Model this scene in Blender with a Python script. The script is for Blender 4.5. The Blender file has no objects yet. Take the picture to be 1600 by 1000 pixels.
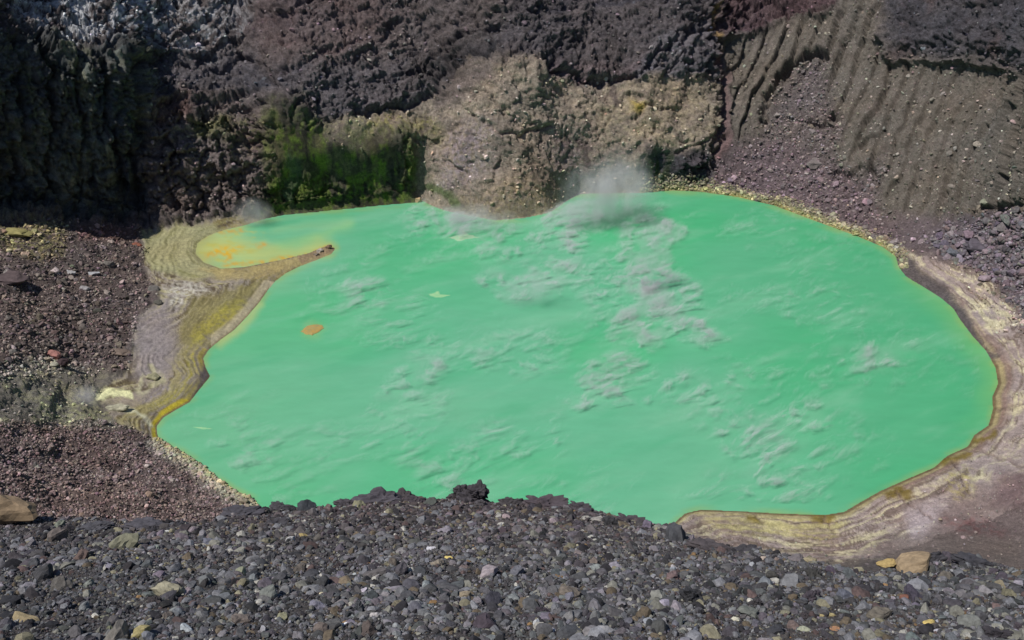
import bpy, math, random
import numpy as np
random.seed(7)
rng = np.random.default_rng(11)
S = bpy.context.scene
COL = S.collection
R = math.radians

# ------------------------------------------------------------------ camera, sky, sun, exposure
F_PX = 1386.0                    # focal length in photo pixels (1600 wide)
PITCH = R(30)
CAMZ = 100.0                     # metres above the lake
cd = bpy.data.cameras.new('camera'); cam = bpy.data.objects.new('camera', cd); COL.objects.link(cam)
cam.location = (0, 0, CAMZ); cam.rotation_euler = (R(90) - PITCH, 0, 0)
cd.sensor_width = 36; cd.lens = 36 * F_PX / 1600
cd.clip_start = 0.1; cd.clip_end = 3000
S.camera = cam
SUN = np.array([-0.52, -0.26, 1.0]); SUN /= np.linalg.norm(SUN)
w = bpy.data.worlds.new('World'); S.world = w; w.use_nodes = True
nt = w.node_tree; bg = nt.nodes['Background']
sky = nt.nodes.new('ShaderNodeTexSky'); sky.sky_type = 'NISHITA'; sky.sun_disc = False
sky.sun_elevation = math.asin(SUN[2]); sky.sun_rotation = math.atan2(SUN[0], SUN[1]); sky.altitude = 2000
nt.links.new(sky.outputs[0], bg.inputs[0]); bg.inputs[1].default_value = 0.10
sd_ = bpy.data.lights.new('sun', 'SUN'); sd_.energy = 4.4; sd_.angle = R(0.5); sd_.color = (1, 0.96, 0.9)
so = bpy.data.objects.new('sun', sd_); COL.objects.link(so)
from mathutils import Vector, Euler
so.rotation_euler = Vector(SUN.tolist()).to_track_quat('Z', 'Y').to_euler(); so.location = (-100, 50, 220)
vs = S.view_settings; vs.view_transform = 'Standard'; vs.look = 'None'; vs.exposure = 0; vs.gamma = 1
vs.use_curve_mapping = False
S.cycles.volume_bounces = 1
S.cycles.volume_max_steps = 48
S.cycles.volume_step_rate = 0.2

# ------------------------------------------------------------------ projection helpers
cT, sT = math.cos(PITCH), math.sin(PITCH)
def ray(px, py):
    xc = (np.asarray(px, float) - 800) / F_PX; yc = -(np.asarray(py, float) - 500) / F_PX
    return xc, cT + yc * sT, -sT + yc * cT          # world dir per unit depth
def at_z(px, py, z=0.0):
    x, y, dz = ray(px, py); D = (z - CAMZ) / dz
    return np.stack([x * D, y * D, CAMZ + dz * D], -1)
def s2l(c):
    c = np.asarray(c, float) / 255.0
    return np.where(c <= 0.04045, c / 12.92, ((c + 0.055) / 1.055) ** 2.4)

# ------------------------------------------------------------------ noise
def _h(ix, iy, iz, s):
    n = (ix.astype(np.uint32) * np.uint32(374761393) + iy.astype(np.uint32) * np.uint32(668265263)
         + iz.astype(np.uint32) * np.uint32(2147483647) + np.uint32(s * 1274126177 & 0xffffffff))
    n = (n ^ (n >> np.uint32(13))) * np.uint32(1274126177)
    n = (n ^ (n >> np.uint32(16))) * np.uint32(2246822519)
    n = n ^ (n >> np.uint32(15))
    return n
GR = rng.normal(size=(256, 3)).astype(np.float32); GR /= np.linalg.norm(GR, axis=1)[:, None]
def perlin(P, s=0):
    P = P.astype(np.float32); I = np.floor(P); f = P - I; I = I.astype(np.int64)
    u = f * f * f * (f * (f * 6 - 15) + 10); out = 0
    for dx in (0, 1):
        wx = u[..., 0] if dx else 1 - u[..., 0]
        for dy in (0, 1):
            wy = u[..., 1] if dy else 1 - u[..., 1]
            for dz in (0, 1):
                wz = u[..., 2] if dz else 1 - u[..., 2]
                g = GR[_h(I[..., 0] + dx, I[..., 1] + dy, I[..., 2] + dz, s) & np.uint32(255)]
                out = out + wx * wy * wz * (g[..., 0] * (f[..., 0] - dx) + g[..., 1] * (f[..., 1] - dy) + g[..., 2] * (f[..., 2] - dz))
    return out * 1.6
def fbm(P, octs=4, s=0, gain=0.5, ridged=False):
    a = 1.0; t = 0; n = 0
    for o in range(octs):
        v = perlin(P * (2.03 ** o) + 17.3 * o, s + o)
        if ridged: v = 1 - 2 * np.abs(v)
        t = t + a * v; n += a; a *= gain
    return t / n
def worley(P, s=0):                                   # F1, F2 and a per-cell random
    P = P.astype(np.float32); I = np.floor(P).astype(np.int64)
    f1 = np.full(P.shape[:-1], 9, np.float32); f2 = f1.copy(); cid = np.zeros(P.shape[:-1], np.float32)
    for dx in (-1, 0, 1):
        for dy in (-1, 0, 1):
            for dz in (-1, 0, 1):
                a, b, c = I[..., 0] + dx, I[..., 1] + dy, I[..., 2] + dz
                h = _h(a, b, c, s)
                ox = a + (h & np.uint32(1023)).astype(np.float32) / 1023 - P[..., 0]
                oy = b + ((h >> np.uint32(10)) & np.uint32(1023)).astype(np.float32) / 1023 - P[..., 1]
                oz = c + ((h >> np.uint32(20)) & np.uint32(1023)).astype(np.float32) / 1023 - P[..., 2]
                d = (ox * ox + oy * oy + oz * oz).astype(np.float32)
                near = d < f1
                f2 = np.where(near, f1, np.minimum(f2, d)); f1 = np.where(near, d, f1)
                cid = np.where(near, ((h >> np.uint32(5)) & np.uint32(255)).astype(np.float32) / 255, cid)
    return np.sqrt(f1), np.sqrt(f2), cid
def facet(P, s=0):                                    # every cell is a tilted flat face with its own height
    P = P.astype(np.float32); I = np.floor(P).astype(np.int64)
    f1 = np.full(P.shape[:-1], 9, np.float32); f2 = f1.copy(); val = np.zeros(P.shape[:-1], np.float32)
    for dx in (-1, 0, 1):
        for dy in (-1, 0, 1):
            for dz in (-1, 0, 1):
                h = _h(I[..., 0] + dx, I[..., 1] + dy, I[..., 2] + dz, s)
                ox = I[..., 0] + dx + (h & np.uint32(1023)).astype(np.float32) / 1023 - P[..., 0]
                oy = I[..., 1] + dy + ((h >> np.uint32(10)) & np.uint32(1023)).astype(np.float32) / 1023 - P[..., 1]
                oz = I[..., 2] + dz + ((h >> np.uint32(20)) & np.uint32(1023)).astype(np.float32) / 1023 - P[..., 2]
                d = ox * ox + oy * oy + oz * oz; g = GR[(h >> np.uint32(7)) & np.uint32(255)]
                near = d < f1
                f2 = np.where(near, f1, np.minimum(f2, d)); f1 = np.where(near, d, f1)
                val = np.where(near, (ox * g[..., 0] + oy * g[..., 1] + oz * g[..., 2]) + .5 * g[..., 2], val)
    e = np.sqrt(f2) - np.sqrt(f1)
    return val - .35 * np.clip(1 - e / .12, 0, 1)
def sstep(a, b, x):
    t = np.clip((x - a) / (b - a), 0, 1); return t * t * (3 - 2 * t)
def seg_dist(X, Y, pts, closed=True):                 # signed: negative inside a closed ring
    n = len(pts); best = np.full(X.shape, 1e9, np.float32); ins = np.zeros(X.shape, bool)
    for i in range(n if closed else n - 1):
        (ax, ay), (bx, by) = pts[i], pts[(i + 1) % n]
        ex, ey = bx - ax, by - ay; L = ex * ex + ey * ey + 1e-9
        t = np.clip(((X - ax) * ex + (Y - ay) * ey) / L, 0, 1)
        d = (X - ax - t * ex) ** 2 + (Y - ay - t * ey) ** 2
        best = np.minimum(best, d)
        if closed:
            c = ((ay > Y) != (by > Y)) & (X < ex * (Y - ay) / ((by - ay) if by != ay else 1e-9) + ax)
            ins ^= c
    d = np.sqrt(best)
    return np.where(ins, -d, d) if closed else d

# ------------------------------------------------------------------ materials
def mat(name):
    m = bpy.data.materials.new(name); m.use_nodes = True; n = m.node_tree.nodes; l = m.node_tree.links
    return m, n, l, n['Principled BSDF']
def noise_node(n, l, co, scale, detail=4, rough=0.6):
    t = n.new('ShaderNodeTexNoise'); t.inputs['Scale'].default_value = scale
    t.inputs['Detail'].default_value = detail; t.inputs['Roughness'].default_value = rough
    l.new(co, t.inputs['Vector']); return t
def mapr(n, l, src, a, b, c, d):
    r = n.new('ShaderNodeMapRange'); l.new(src, r.inputs[0])
    for i, v in zip((1, 2, 3, 4), (a, b, c, d)): r.inputs[i].default_value = v
    return r.outputs[0]
def mulc(n, l, colsock, fac):
    m = n.new('ShaderNodeVectorMath'); m.operation = 'SCALE'; l.new(colsock, m.inputs[0]); l.new(fac, m.inputs['Scale'])
    return m.outputs[0]
def terrain_mat(name, sc, bump, lo=0.72, hi=1.3):
    m, n, l, b = mat(name)
    at = n.new('ShaderNodeAttribute'); at.attribute_name = 'col'
    g = n.new('ShaderNodeNewGeometry')
    t1 = noise_node(n, l, g.outputs['Position'], sc, 6, 0.72)
    t2 = noise_node(n, l, g.outputs['Position'], sc * 5, 3, 0.7)
    c = mulc(n, l, at.outputs['Color'], mapr(n, l, t1.outputs[0], 0.34, 0.66, lo, hi))
    c = mulc(n, l, c, mapr(n, l, t2.outputs[0], 0.36, 0.64, lo, hi))
    l.new(c, b.inputs['Base Color']); b.inputs['Roughness'].default_value = 0.93
    b.inputs['Specular IOR Level'].default_value = 0.25
    bp = n.new('ShaderNodeBump'); bp.inputs['Distance'].default_value = bump; bp.inputs['Strength'].default_value = 0.9
    ad = n.new('ShaderNodeMath'); ad.operation = 'ADD'; l.new(t1.outputs[0], ad.inputs[0]); l.new(t2.outputs[0], ad.inputs[1])
    l.new(ad.outputs[0], bp.inputs['Height']); l.new(bp.outputs[0], b.inputs['Normal'])
    return m
M_rock = terrain_mat('rock_face', 1.1, 0.7, .62, 1.42)
M_scree = terrain_mat('scree', 1.8, 0.5, 0.68, 1.36)
M_mud = terrain_mat('mud', 1.0, 0.2, 0.78, 1.22)
M_cinder = terrain_mat('cinder_ground', 9.0, 0.05, 0.6, 1.4)
def stone_mat(name, inst, bump):
    m, n, l, b = mat(name)
    if inst:
        a = n.new('ShaderNodeAttribute'); a.attribute_type = 'INSTANCER'; a.attribute_name = 'col'; cs = a.outputs['Color']
    else:
        a = n.new('ShaderNodeObjectInfo'); cs = a.outputs['Color']
    tc = n.new('ShaderNodeTexCoord')
    t = noise_node(n, l, tc.outputs['Object'], 2.6, 6, 0.7)
    c = mulc(n, l, cs, mapr(n, l, t.outputs[0], 0.3, 0.7, 0.6, 1.4))
    l.new(c, b.inputs['Base Color']); b.inputs['Roughness'].default_value = 0.9; b.inputs['Specular IOR Level'].default_value = 0.3
    bp = n.new('ShaderNodeBump'); bp.inputs['Distance'].default_value = bump; bp.inputs['Strength'].default_value = 0.8
    l.new(t.outputs[0], bp.inputs['Height']); l.new(bp.outputs[0], b.inputs['Normal'])
    return m
M_stone_i = stone_mat('loose_stone', True, .012)
M_stone_o = stone_mat('near_stone', False, .02)
M_boulder = stone_mat('boulder_stone', False, .14)

def grid_obj(name, V, C, m, faces=None, nx=None, ny=None, kind='structure', smooth=True):
    used = np.unique(faces); remap = np.full(len(V), -1, np.int64); remap[used] = np.arange(len(used))
    fv = remap[faces]; me = bpy.data.meshes.new(name)
    me.vertices.add(len(used)); me.vertices.foreach_set('co', V[used].astype(np.float32).ravel())
    me.loops.add(fv.size); me.loops.foreach_set('vertex_index', fv.ravel().astype(np.int32))
    me.polygons.add(len(fv)); me.polygons.foreach_set('loop_start', np.arange(0, fv.size, 4, dtype=np.int32))
    if smooth: me.polygons.foreach_set('use_smooth', np.ones(len(fv), bool))
    a = me.attributes.new('col', 'FLOAT_COLOR', 'POINT')
    cc = np.ones((len(used), 4), np.float32); cc[:, :3] = np.clip(C[used], 0.002, 0.95); a.data.foreach_set('color', cc.ravel())
    me.update(); me.materials.append(m)
    o = bpy.data.objects.new(name, me); COL.objects.link(o)
    if kind: o['kind'] = kind
    return o

# ------------------------------------------------------------------ lake outline (photo pixels, on the plane z = 0)
SHORE = [(650,316),(600,320),(540,326),(480,332),(440,336),(408,343),(385,351),(350,359),(325,368),(308,380),(305,396),(318,410),(345,420),
 (380,418),(415,411),(450,404),(480,397),(498,389),(513,384),(524,388),(517,397),(492,407),(470,415),(446,427),(430,439),(419,452),(405,472),(386,494),(366,515),(345,530),
 (326,546),(317,560),(321,575),(328,588),(318,600),(306,615),(296,628),(275,640),(255,652),(244,666),(246,682),(262,695),
 (285,706),(310,722),(335,743),(365,765),(398,781),(410,805),(440,850),(520,890),(700,905),(850,895),(980,862),(1048,824),
 (1070,803),(1095,797),(1150,799),(1220,803),(1290,805),(1320,800),(1345,785),(1375,768),(1420,748),(1460,731),(1480,713),
 (1513,698),(1523,680),(1545,665),(1552,640),(1551,620),(1560,600),(1556,575),(1541,548),(1520,525),(1501,500),(1490,482),
 (1470,465),(1440,446),(1415,431),(1404,415),(1400,401),(1380,386),(1340,369),(1290,351),(1250,336),(1210,321),(1150,307),
 (1100,300),(1050,297),(1005,301),(960,301),(905,303),(880,317),(860,331),(820,340),(775,344),(740,338),(700,330),(672,320),(657,311)]
SH = at_z(np.array([p[0] for p in SHORE]), np.array([p[1] for p in SHORE]))[:, :2]
SHW = [tuple(p) for p in SH]

# ------------------------------------------------------------------ crater sheet: sample positions and base depth
def axis(lo, a, b, hi, st):
    mid = np.arange(a, b, st); L = []; x = a; s = st
    while x > lo: s *= 1.17; x -= s; L.append(x)
    Rr = []; x = mid[-1]; s = st
    while x < hi: s *= 1.17; x += s; Rr.append(x)
    return np.array(L[::-1] + list(mid) + Rr)
AX = axis(-900, -30, 1630, 2500, 1.85); AY = axis(-620, -25, 905, 1250, 1.85)
PX, PY = np.meshgrid(AX, AY); NYg, NXg = PX.shape
CP = []                                                # control points: px, py, z
def w0(py): return (sT + (np.asarray(py, float) - 500) / F_PX * cT) / CAMZ
def addz(px, py, z):
    _, _, dz = ray(px, py); CP.append((px, py, dz / (z - CAMZ)))
def chain(px, py, z, steps):
    x, ay, az = ray(px, py); D = (z - CAMZ) / az; Y0, z0 = ay * D, z; CP.append((px, py, 1 / D))
    cur = py
    for (p2, ang) in steps:
        n = max(1, int(abs(cur - p2) / 60)); t = math.tan(R(ang))
        for k in range(1, n + 1):
            q = cur + (p2 - cur) * k / n; x, ay, az = ray(px, q)
            D = (z0 - t * Y0 - CAMZ) / (az - t * ay); CP.append((px, q, 1 / D))
        Y0, z0 = ay * D, CAMZ + az * D; cur = p2
for i in range(len(SHORE)):
    CP.append((*SHORE[i], float(w0(SHORE[i][1]))))
    a, b = SHORE[i], SHORE[(i + 1) % len(SHORE)]
    if math.dist(a, b) > 35: m_ = ((a[0]+b[0])/2, (a[1]+b[1])/2); CP.append((*m_, float(w0(m_[1]))))
far = [(-120, 60)]
chain(-900, 330, 34, [(0, 55), (-250, 42), (-560, 30)])
chain(-600, 330, 30, [(0, 60), (-250, 42), (-560, 30)])
chain(-300, 330, 24, [(0, 72), (-250, 45), (-560, 30)])
chain(-120, 330, 19, [(0, 76), (-250, 45), (-560, 30)])
chain(0,   325, 14, [(95, 80), (-20, 38), (-250, 48), (-560, 30)])
chain(110, 327, 9,  [(100, 80), (-20, 36), (-250, 48), (-560, 30)])
chain(190, 332, 5,  [(150, 82), (95, 74), (-20, 36), (-250, 45), (-560, 30)])
chain(240, 347, 2.5,[(160, 66), (92, 40), (0, 46), (-250, 45), (-560, 30)])
chain(310, 347, 1.5,[(170, 62), (92, 38), (30, 50), (-20, 45), (-250, 45), (-560, 30)])
chain(385, 340, .8, [(200, 66), (100, 40), (0, 38), (-250, 45), (-560, 30)])
chain(440, 336, 0,  [(190, 84), (100, 42), (0, 38), (-250, 45), (-560, 30)])
chain(520, 328, 0,  [(218, 90), (200, 22), (90, 45), (0, 40), (-250, 45), (-560, 30)])
chain(600, 320, 0,  [(224, 90), (200, 22), (90, 50), (0, 42), (-250, 45), (-560, 30)])
chain(665, 316, 0,  [(230, 68), (140, 56), (0, 45), (-250, 45), (-560, 30)])
chain(720, 334, 0,  [(150, 60), (100, 34), (0, 50), (-250, 45), (-560, 30)])
chain(780, 343, 0,  [(92, 58), (70, 15), (0, 48), (-250, 45), (-560, 30)])
chain(850, 334, 0,  [(200, 50), (105, 62), (80, 25), (0, 48), (-250, 45), (-560, 30)])
chain(880, 317, 0,  [(215, 60), (130, 58), (0, 46), (-250, 45), (-560, 30)])
chain(905, 303, 0,  [(230, 76), (140, 56), (0, 44), (-250, 45), (-560, 30)])
chain(1000, 301, 0, [(245, 80), (110, 54), (0, 44), (-250, 45), (-560, 30)])
chain(1090, 299, 0, [(285, 30), (250, 74), (100, 54), (0, 47), (-250, 45), (-560, 30)])
chain(1140, 306, 0, [(250, 34), (100, 42), (0, 44), (-250, 45), (-560, 30)])
chain(1210, 321, 0, [(250, 30), (100, 39), (0, 38), (-250, 45), (-560, 30)])
chain(1300, 354, 0, [(280, 28), (60, 37), (0, 45), (-250, 45), (-560, 30)])
chain(1400, 400, 0, [(330, 20), (100, 37), (60, 66), (0, 46), (-250, 45), (-560, 30)])
chain(1500, 430, 2, [(340, 24), (110, 37), (70, 66), (0, 46), (-250, 45), (-560, 30)])
chain(1600, 450, 6, [(110, 37), (75, 66), (0, 46), (-250, 45), (-560, 30)])
chain(1750, 450, 22, [(100, 40), (0, 50), (-250, 45), (-560, 30)])
chain(2050, 450, 50, [(100, 45), (0, 50), (-250, 45), (-560, 30)])
for p in [(0,360,13),(0,460,12),(0,560,12.5),(0,680,14),(0,760,17),(0,830,21),(60,520,8.5),(100,400,7.5),(100,460,6.5),(100,560,5.6),(100,640,5.5),(100,720,8),(100,800,12),
          (170,380,4),(180,460,3),(170,560,2.2),(180,620,1.6),(180,690,3),(200,760,5),(215,420,1.6),(240,480,1.2),(230,560,1.0),(220,640,.8),(260,430,1),(250,370,.8),
          (300,790,3),(340,800,2),(-300,460,23),(-300,650,25),(-300,850,32),(-600,460,30),(-600,750,34),(-900,550,36),(-900,800,40),(-900,1250,60),
          (0,1000,38),(200,900,22),(400,900,12),(400,1000,33),(800,950,20),(800,1010,42),(1200,900,9),(1200,1000,33),(0,1250,60),(800,1250,70),(1600,1250,60),
          (1600,1000,33),(1600,870,7),(1500,850,4.2),(1400,860,3.4),(1300,870,2.8),(1200,840,1.4),(1100,830,1),(1600,780,4.5),(1600,700,3.2),(1600,620,2.2),(1600,540,3),(1560,480,2.5),
          (1450,800,2.2),(1500,760,1.8),(1560,740,2.4),(1590,660,2.2),(1600,500,4),(1500,440,2.2),
          (1900,550,30),(1900,700,30),(1900,850,34),(1900,1000,50),(2300,600,75),(2300,900,75),
          (1340,345,2.2),(1440,420,1.6),
          (290,440,.9),(340,450,.7),(380,435,.6),(300,500,.8),(280,600,.7),(470,404,.45)]: addz(*p)
CP = np.array(CP)
def mq(X, Y, c=14.0):
    return np.sqrt(X * X + Y * Y + c * c)
P0 = np.array([CP[:, 0], CP[:, 1]]).T; rhs = (CP[:, 2] - w0(CP[:, 1])) * 1000
n_ = len(P0); A = mq(P0[:, None, 0] - P0[None, :, 0], P0[:, None, 1] - P0[None, :, 1])
A[np.arange(n_), np.arange(n_)] += -1.5
A2 = np.block([[A, np.ones((n_, 1))], [np.ones((1, n_)), np.zeros((1, 1))]])
cf = np.linalg.solve(A2, np.append(rhs, 0))
# evaluate on every 3rd sample and interpolate
sx = np.unique(np.append(np.arange(0, NXg, 3), NXg - 1)); sy = np.unique(np.append(np.arange(0, NYg, 3), NYg - 1))
gx, gy = AX[sx], AY[sy]; B = np.zeros((len(gy), len(gx)), np.float32)
for i in range(n_):
    B += (cf[i] * mq(gx[None, :] - P0[i, 0], gy[:, None] - P0[i, 1])).astype(np.float32)
B += cf[-1]
T1 = np.array([np.interp(AX, gx, B[j]) for j in range(len(gy))])
DEL = np.array([np.interp(AY, gy, T1[:, i]) for i in range(NXg)]).T / 1000
W = np.maximum(w0(PY) + DEL, 1 / 900.0)
dx_, dy_, dz_ = ray(PX, PY)
V = np.stack([dx_ / W, dy_ / W, CAMZ + dz_ / W], -1)
# wobble of the shoreline, then distance to it in metres (plan view)
wn = fbm(V * np.array([.12, .12, 0]), 4, 3)
SDm = seg_dist(V[..., 0], V[..., 1], SHW).astype(np.float64)          # <0 in the lake
SDpx = seg_dist(PX, PY, SHORE)
inl = SDpx < 0
V[..., 2] = np.where(inl, V[..., 2], np.maximum(V[..., 2], 0.02))
Dl = CAMZ / -dz_
lakepos = np.stack([dx_ * Dl, dy_ * Dl, 0 * Dl], -1)
V[inl] = lakepos[inl]
sdl = seg_dist(lakepos[..., 0], lakepos[..., 1], SHW)
V[..., 2] += np.where(inl, -np.minimum(0.12 * -sdl, 1.5), np.minimum(0.16 * np.maximum(SDm, 0), 0.25))

# ------------------------------------------------------------------ region masks (warped pixel polygons)
WN1 = fbm(np.stack([PX / 60, PY / 60, 0 * PX], -1), 4, 21, .6); WN2 = fbm(np.stack([PX / 60, PY / 60, 0 * PX + 9], -1), 4, 22, .6)
WN3 = fbm(np.stack([PX / 14, PY / 14, 0 * PX], -1), 3, 23, .6); WN4 = fbm(np.stack([PX / 14, PY / 14, 0 * PX + 9], -1), 3, 24, .6)
wa = 16 + 10 * sstep(330, 260, PY); XW = PX + wa * WN1 + 6 * WN3; YW = PY + wa * WN2 + 6 * WN4
def region(pts, soft=8, grow=0):
    xs = [p[0] for p in pts]; ys = [p[1] for p in pts]
    if max(ys) < 360 and soft >= 5: soft *= 1.7
    mg = 30 + soft * 2
    i0, i1 = np.searchsorted(AX, [min(xs) - mg, max(xs) + mg]); j0, j1 = np.searchsorted(AY, [min(ys) - mg, max(ys) + mg])
    out = np.zeros(PX.shape, np.float32)
    if i1 > i0 and j1 > j0:
        d = seg_dist(XW[j0:j1, i0:i1], YW[j0:j1, i0:i1], pts); out[j0:j1, i0:i1] = sstep(soft, -soft, d)
    return out
def stroke(pts, wd, soft=1.5, warp=True):
    xs = [p[0] for p in pts]; ys = [p[1] for p in pts]; mg = 30 + wd + soft
    i0, i1 = np.searchsorted(AX, [min(xs) - mg, max(xs) + mg]); j0, j1 = np.searchsorted(AY, [min(ys) - mg, max(ys) + mg])
    out = np.zeros(PX.shape, np.float32); X_, Y_ = (XW, YW) if warp else (PX, PY)
    d = seg_dist(X_[j0:j1, i0:i1], Y_[j0:j1, i0:i1], pts, False); out[j0:j1, i0:i1] = sstep(wd + soft, wd - soft, d)
    return out
m_scree = region([(1128,60),(1180,38),(1260,10),(1320,-20),(1330,-300),(3000,-300),(3000,480),(1560,520),(1500,440),(1450,400),(1400,392),(1300,345),(1210,312),(1110,290),(1122,200)], 6)
m_topright = region([(1380,-40),(1378,60),(1388,100),(1440,92),(1500,98),(1560,112),(1700,125),(2600,125),(2600,-620),(1330,-620)], 12)
m_topred = region([(1118,-10),(1116,60),(1180,62),(1240,34),(1310,14),(1330,-60),(1330,-620),(1120,-620)], 5)
m_scree = m_scree * (1 - m_topright) * (1 - m_topred)
m_left = region([(-900,340),(0,343),(100,345),(220,352),(235,380),(225,430),(250,470),(215,510),(205,560),(170,600),(130,640),(190,690),(260,700),(330,750),(400,790),(420,1250),(-900,1250)], 6)
m_lshore = region([(222,362),(290,350),(400,338),(540,380),(420,470),(330,560),(250,700),(190,665),(160,625),(205,560),(218,500),(246,470),(228,430)], 5)
m_rshore = region([(1395,385),(1480,405),(1540,430),(1580,480),(1640,520),(1640,720),(1600,790),(1500,830),(1390,870),(1200,900),(1000,860),(1060,780),(1400,700),(1560,560),(1480,450)], 9)
m_near = region([(1380,860),(1480,830),(1560,760),(1650,640),(1700,560),(3000,400),(3000,1250),(-900,1250),(-900,1000),(400,800),(1000,860)], 8)
gapm = np.clip(1 - m_scree - m_left - m_lshore - m_rshore - m_near, 0, 1)
lowm = np.maximum(sstep(352, 366, PY) * (PX < 700), sstep(395, 420, PY))
m_wall = gapm * (1 - lowm) * (SDpx > -3); m_left = m_left + gapm * lowm * (PX < 300) * (SDpx > 0); m_near = m_near + gapm * lowm * (PX >= 300) * (SDpx > 0)
m_green = region([(430,176),(470,160),(500,200),(520,222),(640,224),(650,260),(652,345),(400,350),(410,290),(425,230)], 16)
m_dark = region([(-40,70),(60,60),(120,80),(210,60),(235,100),(225,200),(228,345),(-40,345)], 8)
m_tan = region([(648,165),(700,135),(740,105),(800,86),(860,108),(890,140),(940,150),(985,125),(1040,118),(1110,128),(1126,250),(1060,255),(1010,262),(1004,310),(900,310),(860,345),(775,355),(690,335),(652,318),(648,230),(600,232),(500,225),(498,200),(560,192)], 5)

# ------------------------------------------------------------------ relief
def normals(V):
    du = np.gradient(V, axis=1); dv = np.gradient(V, axis=0)
    n = np.cross(du, dv); n /= np.linalg.norm(n, axis=-1, keepdims=True) + 1e-9
    flip = np.sum(n * (np.array([0, 0, CAMZ]) - V), -1) < 0
    n[flip] *= -1; return n
Nm = normals(V)
shoreF = sstep(0.0, 5.0, SDm) * (SDpx > 0)
VS = V.copy()
land = SDpx > -4
def on(P, fn, mask):                                   # evaluate noise only where it is needed
    out = np.zeros(P.shape[:-1]); out[mask] = fn(P[mask]); return out
mw = (m_wall > .01) & land
big = on(V, lambda P: fbm(P * [.05, .05, .04], 3, 41, ridged=True), mw)
def blocks(P):
    P = P @ np.array([[.94, .0, .34], [0, 1, 0], [-.34, 0, .94]])
    P = P + 2.2 * np.stack([fbm(P * .22, 3, 5), fbm(P * .22, 3, 6), fbm(P * .22, 3, 7)], -1)
    crack = -np.clip(.08 - np.abs(fbm(P * .16, 4, 8, .6)), 0, 1) * 12
    Q = P + .5 * np.stack([perlin(P * .9, 5), perlin(P * .9, 6), perlin(P * .9, 7)], -1)
    return 2.4 * facet(P * [.15, .2, .2], 1) + 1.3 * facet(Q * [.4, .5, .55], 2) + .6 * facet(Q * 1.1, 3) + crack * .7 + fbm(P * .3, 4, 9, .6) * 1.4
blk = on(V, blocks, mw)
fine = on(V, lambda P: fbm(P * .8, 4, 51, .62, ridged=True), land)
strk = on(V, lambda P: fbm(P * [.5, .5, .06], 5, 61, .6, ridged=True), mw)
smooth_rock = np.clip(m_green * .0 + m_dark * .0 + m_topright * .4 + .4 * region([(380,-50),(1100,-50),(1100,60),(900,120),(860,90),(700,70),(600,180),(480,190),(230,150),(240,90)], 15), 0, .9)
vfine = on(V, lambda P: fbm(P * 2.4, 2, 55, .7), land)
disp = m_wall * (big * 2.4 + blk * (1 - smooth_rock) * (0.85 - .55 * m_tan) + fine * .25 + vfine * .15 + strk * (2.2 * m_green + 1.1 * m_dark + .25))
# scree gullies: run down the fall line, sharper at their left lip
gu = (PX + .42 * PY) / 34.0 + .9 * WN1; gv = (PY - .42 * PX) / 420.0
gl = fbm(np.stack([gu, gv * 1.3, 0 * gu], -1), 3, 71, .55); gl2 = fbm(np.stack([gu * 2.6, gv * 5, 0 * gu + 3], -1), 3, 72, .55)
gul = np.exp(-(gl / .11) ** 2); saw = (gu * 1.0 + .6 * gl2) % 1.0
upper = region([(1128,60),(1380,-20),(1650,110),(1650,330),(1500,345),(1400,330),(1370,290),(1280,190),(1230,120),(1150,220)], 14)
hollow = region([(1292,80),(1262,92),(1230,118),(1205,165),(1165,235),(1120,262),(1150,300),(1250,320),(1400,380),(1370,290),(1385,230),(1345,270),(1300,245),(1318,200),(1300,150)], 18)
screef = on(V, lambda P: fbm(P * .55, 5, 81, .62), m_scree > .01)
gq = (PX + .40 * PY) / 27.0 + .55 * fbm(np.stack([PX / 150, PY / 150, 0 * PX], -1), 3, 75, .6) + .28 * gl2 + .35 * fbm(np.stack([PX / 45, PY / 90, 0 * PX], -1), 3, 79, .6); gfr = gq % 1.0; gid = np.floor(gq)
gamp = (.6 + .4 * np.sin(gid * 12.9898)) * np.clip(.75 + 1.1 * fbm(np.stack([gid * 3.7, PY / 110, 0 * PX], -1), 2, 76), .2, 1.5) ; gfr2 = (gq * 2.7 + .4 * gl2) % 1.0
disp += m_scree * (1 - hollow) * (upper * (gamp * 3.6 * (gfr ** 1.6) - 1.6 * np.exp(-((gfr - .0) / .10) ** 2) - 1.6 * np.exp(-((gfr - 1.0) / .06) ** 2) + .8 * gfr2 * (.5 + gl2) + .6 * gl2) - .4) + m_scree * (screef * (.9 + 1.3 * hollow) + vfine * .3 - hollow * 2.4)
disp += m_scree * (-5.0) * stroke([(1288,80),(1262,84),(1234,102),(1215,125)], 6, 3) - 3.2 * m_scree * stroke([(1215,125),(1203,150),(1190,185)], 3, 3) - 3.0 * m_scree * stroke([(1302,180),(1285,190),(1262,186)], 3, 3) - 2.5 * m_scree * stroke([(1368,215),(1350,225)], 4, 3) - 2.5 * m_scree * stroke([(1346,258),(1325,268),(1300,268)], 3, 3) - 3 * m_scree * stroke([(1362,255),(1366,285)], 3, 3) - 2.5 * m_scree * stroke([(1600,315),(1570,328),(1540,330)], 4, 3)
# right rubble
rub = region([(1440,370),(1520,345),(1600,330),(1750,330),(1750,560),(1600,520),(1560,440),(1500,410)], 12)
rubn = on(V, lambda P: -worley(P * .45, 12)[0] * 1.5 - worley(P * 1.1, 13)[0] * .5, (rub > .01))
disp += rub * (rubn + .8)
# left rubble
lf = on(V, lambda P: fbm(P * .18, 4, 91) * 1.6 + fbm(P * .9, 3, 92, .6, True) * .45, m_left > .01)
disp += m_left * lf * sstep(0, 12, SDm)
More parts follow.
